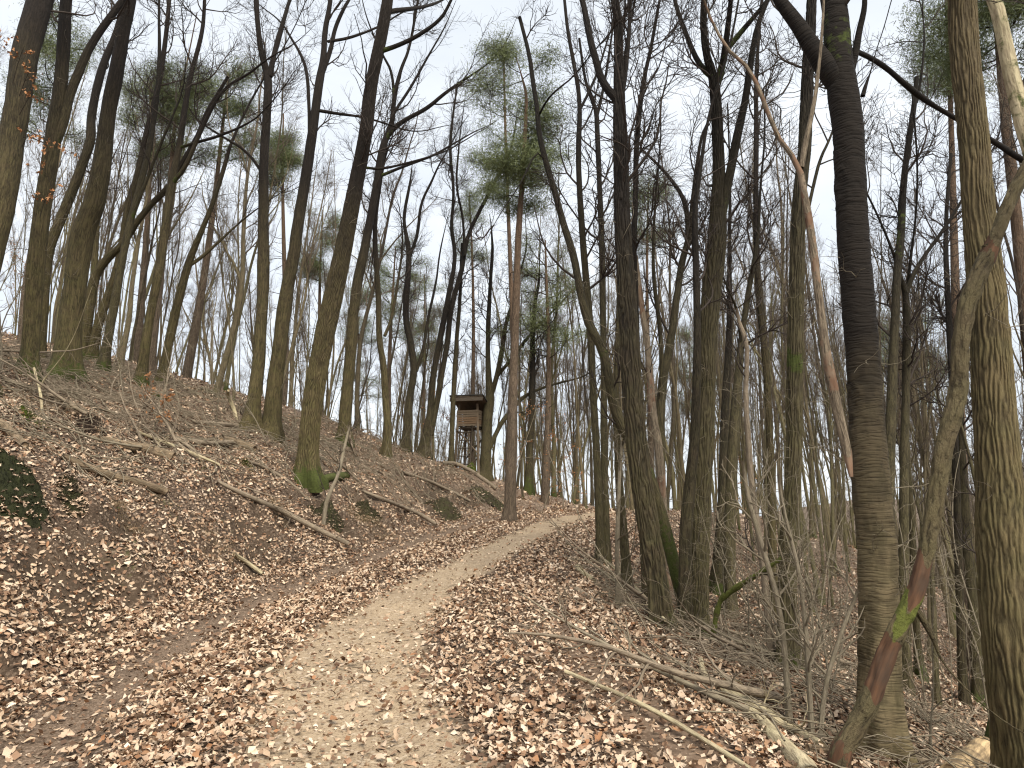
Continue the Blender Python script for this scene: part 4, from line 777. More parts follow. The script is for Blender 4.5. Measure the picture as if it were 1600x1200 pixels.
# ------------------------------------------------------------------ woodland behind: single trees copied from a few kinds
protos = []; TONE = {'oak': 'grey-brown', 'green': 'olive', 'dark': 'dark'}
rp = np.random.RandomState(5)
for k in range(11):
    hgt = rp.uniform(11, 17); r = rp.uniform(.065, .125); m = 12
    P = [np.zeros(3)]; d = norm(np.array([[rp.randn()*.07, rp.randn()*.07, 1]]))[0]
    for i in range(m): d = norm((d+rp.randn(3)*np.array([.085, .085, 0])+np.array([0, 0, .06]))[None])[0]; P.append(P[-1]+d*hgt/m)
    P[0] = P[0]-np.array([0, 0, .3]); P = np.array(P); P[:, :2] -= P[0, :2]
    TP, TR = resample(P, .28, None, np.interp(np.arange(m+1), [0, 1, m], [r*1.15, r, .018]))
    A = np.arange(8)/8; AA, LL = np.meshgrid(A, np.arange(len(TP))*.28+k*5); RR = TR[:, None]*(1+(pn(AA*3, LL*1.2, 3, 6)-.5)*.25)
    ms = np.exp(-np.maximum(TP[:, 2], 0)/.5)[:, None]*np.ones(8)*rp.choice([.3, .8, 1.0])
    tb = Tubes().add(TP[None], (RR*(1+.3*np.exp(-np.maximum(TP[:, 2:3], 0)/.25)))[None], 8, 0, moss=ms[None])
    matn = ['oak', 'green', 'green', 'dark', 'oak', 'green', 'oak', 'dark', 'green', 'oak', 'green'][k]
    # two long boughs from low down as in crowded woods
    S, SR = resample(TP, None, 26, TR); B, BR = spawn(rp, S[None], SR[None], 3, .3, .6, (16, 30), (3, 5.5), 1, 12, .22, .25, .62, .02, .2, .2); tb.add(B, BR, 6)
    T = Tubes(); crown(rp, S[None], SR[None], hgt*.17, 16, 80, 500, .32, tw=.0045, T=T, up=.32, ang=(25, 58)); crown(rp, B, BR, hgt*.13, 9, 40, 240, .3, tw=.0045, T=T, up=.3, ang=(25, 58))
    protos.append((tb.mesh('trunk', M['bg'+matn]), T.mesh('crown', M['bgtwig']), hgt, TONE[matn]))
placed = [np.array(o.location)[:2] for o in COL.objects if o.get('category') == 'tree']
zones = [  # x range, y range, count, label, group, spacing
    ((-34, -7), (18, 40), 52, 'bare slender trunk among the crowded trees on the left slope', 'bare trees crowding the left slope', 1.25),
    ((-9, 3), (26, 60), 60, 'bare slender trunk beyond the bank crest behind the high seat', 'bare trees beyond the bank crest', 1.5),
    ((2, 13), (23, 62), 112, 'straight thin trunk in the dense stand beyond the track crest', 'straight thin trunks beyond the track crest', .8),
    ((6, 34), (13, 52), 116, 'bare thin trunk on the falling slope right of the track', 'bare trees on the falling right slope', 1.4),
    ((5, 25), (10.5, 34), 100, 'slim', 'slim', .75), ((-26, -7), (18, 38), 40, 'slim', 'slim', .8), ((-9, 2), (26, 44), 40, 'slim', 'slim', .8),
    ((-34, -10), (40, 62), 24, 'distant bare trunk high on the left slope', 'distant trees high on the left slope', 2)]
MARK = [(0, 90, 'past the pair of mossy-footed oaks at far left'), (90, 190, 'behind the stoutest bank oak'), (190, 300, 'above the left brushwood'), (300, 400, 'between the brushwood and the tall forked trunk'),
        (400, 470, 'behind the leaning dark oak'), (470, 560, 'behind the stout moss-foot oak'), (560, 640, 'behind the wavy and sinuous oaks'), (640, 720, 'left of the high seat'), (720, 790, 'behind the high seat'),
        (790, 860, 'just right of the tall roadside pine'), (860, 930, 'straight above the track crest'), (930, 990, 'behind the close slim pair'), (990, 1060, 'behind the stout dark oak'), (1060, 1130, 'behind the big two-stemmed oak'),
        (1130, 1230, 'left of the pole-straight oak'), (1230, 1310, 'behind the leaning snag'), (1310, 1400, 'behind the dark ringed trunk'), (1400, 1500, 'behind the peeling leaning trunk'), (1500, 1601, 'near the massive furrowed oak')]
TONE = {'oak': 'grey-brown', 'green': 'olive', 'dark': 'dark'}
def where_is(x, y, z):
    px = proj(np.array([x, y, z+1.5]))[0]
    for a, b, w in MARK:
        if a <= px < b: return w
    return 'at the very edge of the view'
cnt = 0; stand = []
for (xa, xb), (ya, yb), num, lb, grp, sp_ in zones:
    tries = 0; c = 0
    while c < num and tries < 6000:
        tries += 1; x, y = rp.uniform(xa, xb), ya+(yb-ya)*rp.rand()**1.25
        u = lat(x, y)[0]
        if -2.6 < u < 2.6 and y < 26: continue
        if abs(x/y) > .86 or y < 12.5 and x < 7: continue
        if x/y > -.29 and x/y < .015 and y < 24: continue
        if placed and min(np.hypot(p[0]-x, p[1]-y) for p in placed) < sp_: continue
        placed.append(np.array([x, y])); k = rp.randint(len(protos)); tm, cm, hg, tone = protos[k]
        s = rp.uniform(.62, 1.08)
        if x/y > -.2 and x/y < .0: s *= .78
        th = s*rp.uniform(.6, 1.0) if x < 2 or x > 13 else s*rp.uniform(.5, .85)
        if lb == 'slim': th = s*.8*rp.uniform(.35, .62); s *= .8
        stand.append((x, y, k, s, th, (rp.randn()*.03, rp.randn()*.03+(.05 if x < -3 else 0), rp.rand()*6.283), lb == 'slim')); c += 1; cnt += 1
# the three hundred that show largest are trees of their own, the rest of the wood is one mass
stand.sort(key=lambda q: -(q[4]*.6+q[3]*.4)/math.hypot(q[0], q[1]))
for x, y, k, s, th, rot, slim in stand[:299]:
    tm, cm, hg, tone = protos[k]; zz_ = H(x, y)[0]; wd = 'near' if y < 22 else 'farther' if y < 34 else 'distant'; tone = ('slim ' if slim else '')+tone
    e = root('bare_tree', (x, y, zz_), f'{wd} {tone} bare tree {where_is(x, y, zz_)}', 'tree', f'{wd} {tone} bare trees {where_is(x, y, zz_)}')
    e.rotation_euler = rot; e.scale = (th, th, s); link(bpy.data.objects.new('trunk', tm), e); link(bpy.data.objects.new('crown', cm), e)
more = stand[299:]
ct, cc = bpy.data.collections.new('trunk_kinds'), bpy.data.collections.new('crown_kinds')
for k, (tm, cm, hg, tone) in enumerate(protos):
    ct.objects.link(bpy.data.objects.new('trunk_kind_%02d' % k, tm)); cc.objects.link(bpy.data.objects.new('crown_kind_%02d' % k, cm))
pm = bpy.data.meshes.new('background_trees'); pm.vertices.add(len(more)); pm.vertices.foreach_set('co', np.array([(q[0], q[1], H(q[0], q[1])[0]) for q in more], np.float32).ravel())
for nm, tp, vals, key in (('kind_no', 'INT', np.array([q[2] for q in more], np.int32), 'value'), ('turn', 'FLOAT_VECTOR', np.array([q[5] for q in more], np.float32).ravel(), 'vector'), ('size', 'FLOAT_VECTOR', np.array([(q[4], q[4], q[3]) for q in more], np.float32).ravel(), 'vector')):
    pm.attributes.new(nm, tp, 'POINT').data.foreach_set(key, vals)
bo = link(bpy.data.objects.new('background_trees', pm)); tag(bo, 'bare woodland deep behind the nearer trees', kind='stuff')
ng = bpy.data.node_groups.new('wood', 'GeometryNodeTree'); ng.interface.new_socket('Geometry', in_out='INPUT', socket_type='NodeSocketGeometry'); ng.interface.new_socket('Geometry', in_out='OUTPUT', socket_type='NodeSocketGeometry')
gi, go_, jn = ng.nodes.new('NodeGroupInput'), ng.nodes.new('NodeGroupOutput'), ng.nodes.new('GeometryNodeJoinGeometry')
def nattr(nm, tp): a = ng.nodes.new('GeometryNodeInputNamedAttribute'); a.data_type = tp; a.inputs['Name'].default_value = nm; return [o for o in a.outputs if o.enabled and o.name == 'Attribute'][0]
ki, tu, si = nattr('kind_no', 'INT'), nattr('turn', 'FLOAT_VECTOR'), nattr('size', 'FLOAT_VECTOR')
er = ng.nodes.new('FunctionNodeEulerToRotation'); ng.links.new(tu, er.inputs[0])
for cl_ in (ct, cc):
    ci = ng.nodes.new('GeometryNodeCollectionInfo'); ci.inputs['Collection'].default_value = cl_; ci.inputs['Separate Children'].default_value = True; ci.inputs['Reset Children'].default_value = True
    ip = ng.nodes.new('GeometryNodeInstanceOnPoints'); ip.inputs['Pick Instance'].default_value = True
    ng.links.new(gi.outputs[0], ip.inputs['Points']); ng.links.new(ci.outputs[0], ip.inputs['Instance']); ng.links.new(ki, ip.inputs['Instance Index']); ng.links.new(er.outputs[0], ip.inputs['Rotation']); ng.links.new(si, ip.inputs['Scale']); ng.links.new(ip.outputs[0], jn.inputs[0])
ng.links.new(jn.outputs[0], go_.inputs[0]); bo.modifiers.new('wood', 'NODES').node_group = ng
# the far side of the valley: one mass of distant stems and branches
T = Tubes(); num = 1400
y = 26+110*rp.rand(num)**.8; x = y*rp.uniform(.28, 1.0, num); m = (lat(x, y) > 11); x, y = x[m], y[m]; z = H(x, y)
h = rp.uniform(7, 12, len(x)); m_ = 6; f = np.linspace(0, 1, m_)[None, :]
P = np.stack([x[:, None]+np.cumsum(rp.randn(len(x), m_)*.25, 1), y[:, None]+0*f, z[:, None]-.3+h[:, None]*f], -1); R = (rp.uniform(.06, .14, len(x))[:, None])*(1-.85*f)
T.add(P, R, 4); B, BR = spawn(rp, P, R, len(x)*7, .3, 1, (25, 60), (1.5, 3.2), 1, 4, .25, .4, .6, .022, .4, .4); T.add(B, BR, 3); B2, B2R = spawn(rp, B, BR, len(x)*9, .2, 1, (25, 60), (.8, 1.8), 1, 3, .2, .4, .7, .016, .5, .4); T.add(B2, B2R, 3)
far = T.obj('distant_woods', M['far']); tag(far, 'leafless woods far off across the valley', kind='stuff')

# ------------------------------------------------------------------ thin understorey saplings
sp = []
for k in range(7):
    h = rp.uniform(1.6, 3.6); P = [np.zeros(3)]; d = norm(np.array([[rp.randn()*.22, rp.randn()*.22, 1]]))[0]
    for i in range(8): d = norm((d+rp.randn(3)*.13)[None])[0]; P.append(P[-1]+d*h/8)
    TP, TR = resample(P, None, 22, np.linspace(.011, .003, 9)); T0 = Tubes().add(TP, TR, 5)
    T = Tubes(); B, BR = spawn(rp, TP[None], TR[None], 14, .15, 1, (35, 75), (.4, .9), h*.34, 7, .1, .55, .7, .0026, .4, .3); T.add(B, BR, 3)
    B2, BR2 = spawn(rp, B, BR, 46, .1, 1, (30, 75), (.3, .7), h*.16, 5, .05, .6, .7, .0018, .6, .2); T.add(B2, BR2, 3)
    sp.append((T0.mesh('stem', M['shoot']), T.mesh('twigs', M['shoot'])))
szones = [((1.2, 9), (5.6, 13), 58, 'thin leafless pale sapling right of the track', 'thin saplings right of the track', 1.5),
          ((-13, -5.2), (12, 20), 24, 'thin leafless sapling among the brushwood on the left bank', 'thin saplings on the left bank', 1.6), ((5, 18), (11, 24), 46, 'thin grey sapling deep on the falling right slope', 'thin saplings down the right slope', 1.7), ((-6, 0), (17, 23), 12, 'thin sapling on the crest of the bank near the high seat', 'thin saplings on the bank crest', 1)]
for (xa, xb), (ya, yb), num, lb, grp, sc in szones:
    c = 0
    for _ in range(2000):
        if c >= num: break
        x, y = rp.uniform(xa, xb), rp.uniform(ya, yb); u = lat(x, y)[0]
        if -3.6 < u < 2.25: continue
        if y < 8 and x > 3.4 and x/y < .6: pass
        e = root('sapling', (x, y, H(x, y)[0]), lb, 'sapling', grp); e.rotation_euler = (rp.randn()*.14, rp.randn()*.14, rp.rand()*6.28); s = rp.uniform(.45, .95)*(sc if y > 9 else 1); e.scale = (s, s, s)
        a, b = sp[rp.randint(len(sp))]; link(bpy.data.objects.new('stem', a), e); link(bpy.data.objects.new('twigs', b), e)['kind'] = 'stuff'; c += 1
        nr = ('nearest the eye' if y < 7.5 else 'about the feet of the big oaks' if y < 10 else 'beyond the big oaks') if x > 0 and y < 13 else ('in the upper rows' if y > 16 else 'in the lower rows'); e['label'] = lb+', '+nr; e['group'] = grp+', '+nr

# ------------------------------------------------------------------ fallen wood
def on_ground(pts, lift=0.0, rng=None):
    P, R = [], []
    for q in pts:
        x, y, w = q[:3]; up = q[3] if len(q) > 3 else 0
        p = base(x, y).copy(); r = w/2*proj(p)[2]/F_PX; p[2] += r*.55+lift+up; P.append(p); R.append(r)
    return P, R
def log(name, label, pts, mat='log', cat='log', k=14, twigs=0, seed=0, cut=True, moss=0, bare=0, group=None, lift=0, bfn=None):
    rng = np.random.RandomState(300+seed); P, R = on_ground(pts, lift); c = np.mean(P, 0); c[2] = H(c[0], c[1])[0]
    rt = root(name, c, label, cat, group); TP, TR = resample(P, .06, None, np.array(R))
    TP[:, 2] += max(0.0, float(np.max(H(TP[:, 0], TP[:, 1])-TP[:, 2]+.35*TR)))*.75
    A = np.arange(k)/k; L = np.r_[0, np.cumsum(np.linalg.norm(np.diff(TP, axis=0), axis=1))]; AA, LL = np.meshgrid(A, L+seed*3.1)
    RR = TR[:, None]*(1+(pn(AA*3, LL*2, 3, 6)-.5)*.3+(pn(AA*7, LL*9, 7, 5)-.5)*.16)
    ms = np.clip(np.cos(AA*2*math.pi)*0+moss, 0, 2)+0*RR; br = bare+0*RR if bfn is None else bfn(TP)[:, None]+0*RR
    tb = Tubes().add(TP[None], RR[None], k, 0, moss=ms[None], bare=br[None], cap=True)
    if twigs:
        B, BR = spawn(rng, TP[None], TR[None], twigs, .15, 1, (30, 75), (.25, .9), 1, 7, .06, .5, .45, .003, .3, .4); tb.add(B, BR, 5)
        B2, BR2 = spawn(rng, B, BR, twigs*4, .2, 1, (30, 70), (.12, .4), 1, 5, 0, .5, .7, .002, .5, .3); tb.add(B2, BR2, 3)
    tb.obj('stem', M[mat], rt)
    return rt
log('log', 'thick pale sawn log lying across the left bank, cut end facing down', [(152,692,13),(190,700,15),(230,710,17),(270,722,18)], seed=1, bare=.35)
log('log', 'long weathered log below the pale sawn one on the left bank', [(95,716,9),(140,737,12),(180,752,12),(215,760,13),(258,774,12)], seed=2, bare=.25)
log('log', 'short brown log among the brushwood left of the tall forked trunk', [(345,690,12),(372,698,14),(397,708,15)], seed=3, bare=.2)
log('fallen_bough', 'crooked grey bough ending at the short brown log', [(275,690,7),(300,695,8),(330,699,8),(362,696,8)], 'stick', 'branch', 8, 8, 4, moss=.25)
log('fallen_bough', 'grey bough running down through the brush under the stoutest oak', [(112,612,5),(150,625,6),(190,632,6),(230,642,6)], 'stick', 'branch', 8, 7, 31, lift=.05)
log('fallen_bough', 'thin pale bough below the sawn log on the bank', [(213,684,5),(255,700,5),(300,718,5),(342,735,4)], 'pale', 'branch', 8, 4, 32, lift=.03)
log('fallen_bough', 'dark level bough in front of the tall forked trunk', [(298,664,6),(335,668,6),(375,671,6),(405,671,5)], 'stick', 'branch', 8, 7, 33, lift=.06)
log('log', 'half-buried log at the left edge above the mossy hollow', [(-25,655,13),(5,672,13),(38,704,12)], seed=34, bare=.2)
log('fallen_bough', 'long crooked bough above the half-buried log at the left edge', [(0,598,7),(40,612,7),(75,622,6),(110,640,6),(135,655,5)], 'stick', 'branch', 8, 9, 35, lift=.07)
log('fallen_bough', 'forked grey bough below the stout moss-foot oak', [(385,725,5),(420,738,5),(455,760,5),(480,785,4)], 'stick', 'branch', 8, 6, 36, lift=.03)
log('fallen_bough', 'brown bough lying above the bank foot near the bend', [(628,745,5),(665,757,5),(700,772,5),(735,790,4)], 'stick', 'branch', 8, 5, 37, lift=.03)
log('log', 'stubby mossy log against the foot of the stout moss-foot oak', [(497,755,10),(515,752,13),(541,749,14)], seed=5, moss=.8)
log('fallen_branch', 'long bent grey branch sliding down the bank to the track edge', [(338,765,5),(370,782,7),(405,797,8),(440,812,8),(475,830,8),(510,848,8),(544,863,7)], 'stick', 'branch', 10, 5, 6)
log('fallen_branch', 'thin grey pole on the bank above the track, below the mossy oak foot', [(565,775,4),(600,790,6),(635,803,6),(662,815,6),(682,828,5)], 'stick', 'branch', 8, 3, 7)
log('fallen_branch', 'short pale stick poking out of the leaves at the foot of the bank', [(365,870,7),(385,882,7),(410,900,6)], 'pale', 'branch', 8, 0, 8)
log('fallen_branch', 'slanting mossy-grey branch left of the tall pine foot', [(690,712,5),(715,728,6),(745,745,6),(775,768,7)], 'stick', 'branch', 8, 6, 9, moss=.3)
log('long_stick', 'long straight peeled stick lying on the right edge of the track', [(884,1062,6),(930,1083,7),(975,1103,8),(1010,1120,8),(1050,1142,8),(1095,1170,8),(1142,1200,8),(1180,1225,8)], 'pale', 'stick', 10, 0, 10, lift=.05)
log('fallen_branch', 'crooked pale barkless branch among the twigs in front of the big oaks', [(1095,1040,8),(1098,1062,10),(1110,1078,12),(1135,1092,15),(1155,1105,17),(1172,1114,17),(1195,1122,15),(1215,1142,14),(1245,1155,13),(1285,1180,13)], 'pale', 'branch', 14, 8, 11, bare=.2, lift=.04)
log('log', 'thick pale rotten log at the foot of the leaning peeling trunk', [(1168,1118,20),(1190,1140,25),(1215,1168,29),(1245,1200,32),(1270,1228,34)], 'pale', seed=12)
log('log', 'short stub of wood with broken end under the leaning peeling trunk', [(1262,1180,13),(1290,1184,17),(1330,1188,18)], seed=13, bare=.4)
log('log', 'freshly cut pale log end poking in at the bottom right corner', [(1540,1188,36),(1520,1206,38),(1490,1240,38)], 'pale', seed=14, bare=1, k=20, lift=.05)
log('fallen_branch', 'grey branch with bark peeling beside the track opposite the slim pair', [(900,925,8),(925,940,8),(945,958,8),(965,985,7)], 'stick', 'branch', 8, 8, 15)
log('fallen_branch', 'white rotten stub at the track edge by the slim pair', [(902,890,10),(912,900,10),(927,910,9)], 'pale', 'branch', 10, 2, 16)
log('fallen_branch', 'thin pale pole lying slantwise toward the stout dark oak foot', [(935,880,4),(965,905,4),(1000,940,5),(1040,990,5)], 'pale', 'branch', 6, 2, 17, lift=.12)
log('fallen_branch', 'short cut limb with dark end near the crooked pale branch', [(1090,1020,9),(1105,1015,10),(1125,1003,9)], 'stick', 'branch', 8, 4, 18, lift=.05)
log('fallen_branch', 'thin grey limb lying on the leaves beyond the dark ringed trunk', [(1415,1105,7),(1450,1117,9),(1490,1138,8),(1530,1150,8)], 'stick', 'branch', 8, 6, 19)
log('fallen_branch', 'dark branch slanting on the lower slope left of the massive oak', [(1480,1020,4),(1510,1032,5),(1520,1045,5)], 'stick', 'branch', 6, 3, 20)
def m1(): pass
P_m = [(1108,945,8),(1122,938,9),(1140,926,10),(1155,915,9),(1175,903,8),(1195,890,8),(1222,872,6)]
g_ = at(1108, 945, 7.9); rt = root('mossy_branch', g_, 'bright green mossy bough propped between the big oak and the pole-straight oak', 'branch')
PP_, RR_ = [], []
for i, (x, y, w) in enumerate(P_m): p = at(x, y, 7.9-.1*i); PP_.append(p); RR_.append(w/2*proj(p)[2]/F_PX)
PP_[0][2] = H(PP_[0][0], PP_[0][1])[0]-.02
TP, TR = resample(PP_, .05, None, np.array(RR_)); tb = Tubes().add(TP[None], (TR[:, None]*(1+.2*np.sin(np.arange(len(TR))*1.7))[:, None]*np.ones(10))[None], 10, 0, moss=.72+0*np.ones((1, len(TR), 10)))
B, BR = spawn(np.random.RandomState(4), TP[None], TR[None], 7, .3, 1, (30, 60), (.2, .6), 1, 6, .1, .5, .5, .003, .3, .3); tb.add(B, BR, 4, moss=.2); tb.obj('stem', M['lean'], rt)
# pale hooked snag and cut stump high on the left slope
rt, _, _ = hero('hooked_snag', 'white barkless hooked snag standing in the left brushwood', [(371,662,8),(368,645,8),(362,630,7),(355,615,7),(357,610,5)], 'pale', end=True, moss=(0,.1), n=(0,0,0), flare=.1, seed=60, cat='snag')
hero('tree_stump', 'low stump with fresh orange cut at the upper left', [(24,566,17),(24,552,16)], 'dead', end=True, moss=(.8,.2), n=(0,0,0), flare=.3, seed=61, cat='stump', barefn=lambda TP: np.linspace(0, 1.2, len(TP)))
hero('broken_sapling', 'pale snapped sapling stem slanting below the stout moss-foot oak', [(505,822,8),(508,790,8),(517,765,7),(528,745,6),(535,715,6),(540,690,5),(547,665,4)], 'shoot', end=True, moss=(.2,.2), n=(5,10,20), size=.7, t0=.3, flare=0, seed=62, cat='sapling')
hero('broken_sapling', 'white forked dead stick standing before the straight mossy oak', [(68,650,5),(65,620,5),(58,595,4),(53,575,4)], 'pale', [[(62,607,3),(70,590,3),(78,582,2)]], end=True, moss=(0,.1), n=(0,0,0), flare=0, seed=63, cat='stick')
# branches lying one by one in the brushwood
kinds = []
for k in range(6):
    L = rp.uniform(1.6, 3.2); P = [np.zeros(3)]; d = np.array([1., 0, .02])
    for i in range(8): d = norm((d+rp.randn(3)*np.array([.16, .16, .05]))[None])[0]; P.append(P[-1]+d*L/8)
    TP, TR = resample(P, None, 24, np.linspace(rp.uniform(.018, .038), .005, 9)); tb = Tubes().add(TP, TR, 7)
    B, BR = spawn(rp, TP[None], TR[None], 9, .15, 1, (25, 60), (.3, 1.0), 1, 7, .03, .45, .6, .003, .3, .4); tb.add(B, BR, 4)
    B2, BR2 = spawn(rp, B, BR, 30, .2, 1, (25, 60), (.15, .45), 1, 5, 0, .5, .7, .002, .5, .3); tb.add(B2, BR2, 3); kinds.append(tb.mesh('stem', M['stick' if k % 3 else 'shoot']))
bz = [((-12.5, -5.6), (11.5, 18.5), 74, 'grey fallen branch lying in the brushwood on the left bank', 'fallen branches in the brushwood of the left bank'),
      ((1.5, 4.6), (5.0, 10.5), 40, 'grey fallen branch in the twig tangle at the right track edge', 'fallen branches at the right track edge'),
      ((4.5, 15), (7, 20), 46, 'fallen branch on the leafy falling slope at the right', 'fallen branches on the falling right slope'),
      ((-6, -1.2), (17, 24), 22, 'dark fallen branch on the crest of the bank', 'fallen branches on the bank crest')]
def lay(e, x, y, a, s):
    z0, n0_ = surf(np.array([x]), np.array([y])); L = 1.0*s
    zz = H(np.array([x+math.cos(a)*L]), np.array([y+math.sin(a)*L]))[0]
    xd = Vector((math.cos(a)*L, math.sin(a)*L, zz-z0[0])).normalized(); nn = Vector(n0_[0]); yv = nn.cross(xd).normalized(); nn = xd.cross(yv)
    R3 = Matrix((xd, yv, nn)).transposed().to_4x4(); e.matrix_world = Matrix.Translation((x, y, z0[0]+rp.uniform(.01, .10)*s))@R3@Matrix.Rotation(rp.rand()*6.28, 4, 'X')@Matrix.Scale(s, 4)
for (xa, xb), (ya, yb), num, lb, grp in bz:
    c = 0
    while c < num:
        x, y = rp.uniform(xa, xb), rp.uniform(ya, yb); u = lat(x, y)[0]
        if -4.2 < u < 2.4: 
            if not (y > 17 and u < -3): continue
        o = bpy.data.objects.new('fallen_branch', kinds[rp.randint(6)]); link(o); tag(o, lb, 'branch', grp)
        pq = proj(np.array([x, y, H(x, y)[0]]))[0]; nr = ('in front of the big oaks' if y < 6.6 else 'about the feet of the big oaks' if y < 8.6 else 'beyond the big oaks') if 1.5 < x < 4.6 else ('below the mossy-footed pair' if pq < 150 else 'around the low rust-leaved sapling' if pq < 300 else 'before the tall forked trunk' if pq < 450 else 'near the stout moss-foot oak') if x < 0 else ('left of the dark ringed trunk' if pq < 1340 else 'right of the dark ringed trunk'); o['label'] = lb.replace(' in the twig tangle', '')+', '+nr; o['group'] = grp+', '+nr; lay(o, x, y, rp.choice([0, math.pi])+rp.randn()*.7, rp.uniform(.45, 1.1)); c += 1
# small sticks and twigs nobody could count
T = Tubes()
def sticks(n, xa, xb, ya, yb, L, r, ulim=(-2.6, 2.2), lift=.05, tilt=.12):
    x, y = rp.uniform(xa, xb, n), rp.uniform(ya, yb, n); u = lat(x, y); m = (u < ulim[0]) | (u > ulim[1]); x, y = x[m], y[m]; n = len(x)
    a = rp.rand(n)*2*math.pi; ln = rp.uniform(L[0], L[1], n); P = np.empty((n, 5, 3)); bend = rp.randn(n)*.12
    for i in range(5):
        s = (i/4-.5)*ln; o = bend*ln*(1-(i/2-1)**2); X = x+np.cos(a)*s-np.sin(a)*o; Y = y+np.sin(a)*s+np.cos(a)*o; P[:, i] = np.stack([X, Y, H(X, Y)], 1)
    P[..., 2] += (lift*rp.rand(n))[:, None]+np.linspace(0, 1, 5)[None]*(ln*tilt*rp.rand(n))[:, None]; rr = rp.uniform(r[0], r[1], n)
    T.add(P, rr[:, None]*np.linspace(1, .5, 5)[None], 4)
sticks(1000, -14, -3.5, 9, 20, (.25, 1.3), (.003, .012), (-4.6, 9))
sticks(600, -13, -6.5, 12, 18, (.3, 1.6), (.003, .011), (-5.5, 9), .18)
sticks(700, 1.2, 5, 4.5, 11, (.15, .9), (.002, .008), (-9, 2.1), .10, .3)
sticks(900, 4, 16, 6, 22, (.3, 1.4), (.004, .013), (-9, 2.6), .08)
sticks(800, -7, 0, 16, 25, (.3, 1.2), (.004, .012), (-3.2, 9), .12)
sticks(500, -6, 4, 3, 16, (.06, .3), (.0015, .004), (99, -99), .01, .05)
tw = T.obj('fallen_twigs', M['stick']); tag(tw, 'grey twigs and sticks littering the slopes', kind='stuff')
T = Tubes(); sticks(1100, -14, -4, 9, 20, (.3, 1.5), (.004, .013), (-4.4, 9), .16); sticks(600, 1.2, 5, 4.5, 11, (.2, 1.0), (.002, .008), (-9, 2.1), .12, .3); sticks(300, -7, 0, 16, 25, (.3, 1.2), (.004, .012), (-3.2, 9), .14)
tw = T.obj('pale_twigs', M['shoot']); tag(tw, 'pale barkless sticks scattered over the slopes', kind='stuff')

# ------------------------------------------------------------------ moss cushions, root plate, dry grass
t = NT('moss'); pos = t.new('ShaderNodeNewGeometry').outputs['Position']; n_ = t.noise(pos, 14, 5, .65)
t.color(t.mix(t.ramp(n_, [(.3, 0.0), (.7, 1.0)]), (.018, .026, .006), (.13, .165, .022))); t.b.inputs['Roughness'].default_value = 1; t.bump(t.noise(pos, 90, 4, .7), .02, 1); M['moss'] = t.m
t = NT('dark_moss'); pos = t.new('ShaderNodeNewGeometry').outputs['Position']; n_ = t.noise(pos, 9, 5, .65)
t.color(t.mix(t.ramp(n_, [(.35, 0.0), (.7, 1.0)]), (.045, .033, .022), (.052, .056, .020))); t.bump(t.noise(pos, 60, 4, .7), .02, 1); M['moss_dark'] = t.m
t = NT('earth'); pos = t.new('ShaderNodeNewGeometry').outputs['Position']; n_ = t.noise(pos, 12, 6, .7)
t.color(t.mix(n_, (.012, .009, .007), (.07, .045, .03))); t.bump(n_, .04, 1); M['earth'] = t.m
def lump(name, label, x, y, w, h, mat, cat, seed, sink=.3, tufts=0, depth=1.0, group=None):
    """an uneven hump that follows the slope it sits in, its skin furred with short blades"""
    rng = np.random.RandomState(seed); p = base(x, y+h*.3); s = proj(p)[2]/F_PX; g = 44
    a, b = np.meshgrid(np.linspace(-1, 1, g), np.linspace(-1, 1, g)); X = p[0]+a*w*.72*s; Y = p[1]+b*w*.6*s*depth; r = np.hypot(a, b)
    r = r*(1+(fbm(a*1.6+seed*9, b*1.6, 3, 1)-.5)*1.1); k = np.clip(1-r, 0, 1)**.6
    Z = H(X, Y)-.03+k*h*s*.62*(.2+1.0*fbm(a*3+seed, b*3, 4, 2)+.9*(fbm(a*9+seed, b*9, 3, 4)-.4)); m = (a.size,); V = np.stack([X, Y, Z], -1).reshape(-1, 3)
    q = np.array([(i*g+j, i*g+j+1, (i+1)*g+j+1, (i+1)*g+j) for i in range(g-1) for j in range(g-1) if k[i:i+2, j:j+2].max() > 0])
    n = 4200; i_ = rng.choice(np.nonzero(k.ravel() > .08)[0], n); c = V[i_]+rng.randn(n, 3)*w*s*.012; d = norm(rng.randn(n, 3)*.6+np.array([0, -.3, 1])); sd_ = norm(np.cross(d, rng.randn(n, 3))); L = rng.uniform(.015, .05, n)[:, None]
    FV = np.stack([c-sd_*.004, c+sd_*.004, c+d*L], 1).reshape(-1, 3)
    o = link(bpy.data.objects.new(name, rawmesh(name, np.vstack([V, FV])-p, q, len(V)+np.arange(n*3).reshape(-1, 3), M[mat]))); o.location = p; tag(o, label, cat, group)
    j = rng.choice(np.nonzero(k.ravel() > .02)[0], 260); keep_ = rng.rand(260) < np.clip(1.25-k.ravel()[j]*1.15, .25, 1); j = j[keep_]; u = norm(rng.randn(len(j), 3)); w_ = norm(np.cross(u, np.array([0, 0, 1.])+rng.randn(len(j), 3)*.5)); nn = np.cross(w_, u); TV, TQ = T9[seed % 18]; sz = rng.uniform(.04, .09, len(j))[:, None, None]
    LV = V[j][:, None]-p+np.array([0, 0, .015])+sz*(TV[None, :, 0:1]*w_[:, None]+TV[None, :, 1:2]*norm(u*np.array([1, 1, .3]))[:, None]+TV[None, :, 2:3]*nn[:, None])
    lo = link(bpy.data.objects.new('fallen_leaves', rawmesh('fallen_leaves', LV.reshape(-1, 3), (TQ[None]+np.arange(len(j))[:, None, None]*len(TV)).reshape(-1, 4), None, M['leaf'])), o); lo['kind'] = 'stuff'; return o
M['hollow'] = plain('hollow_shade_moss', (.006, .006, .004), (.032, .036, .012), 22, 1, (1, 1, 1), .03)  # near-black moss: the shade of the hollow is put into the colour
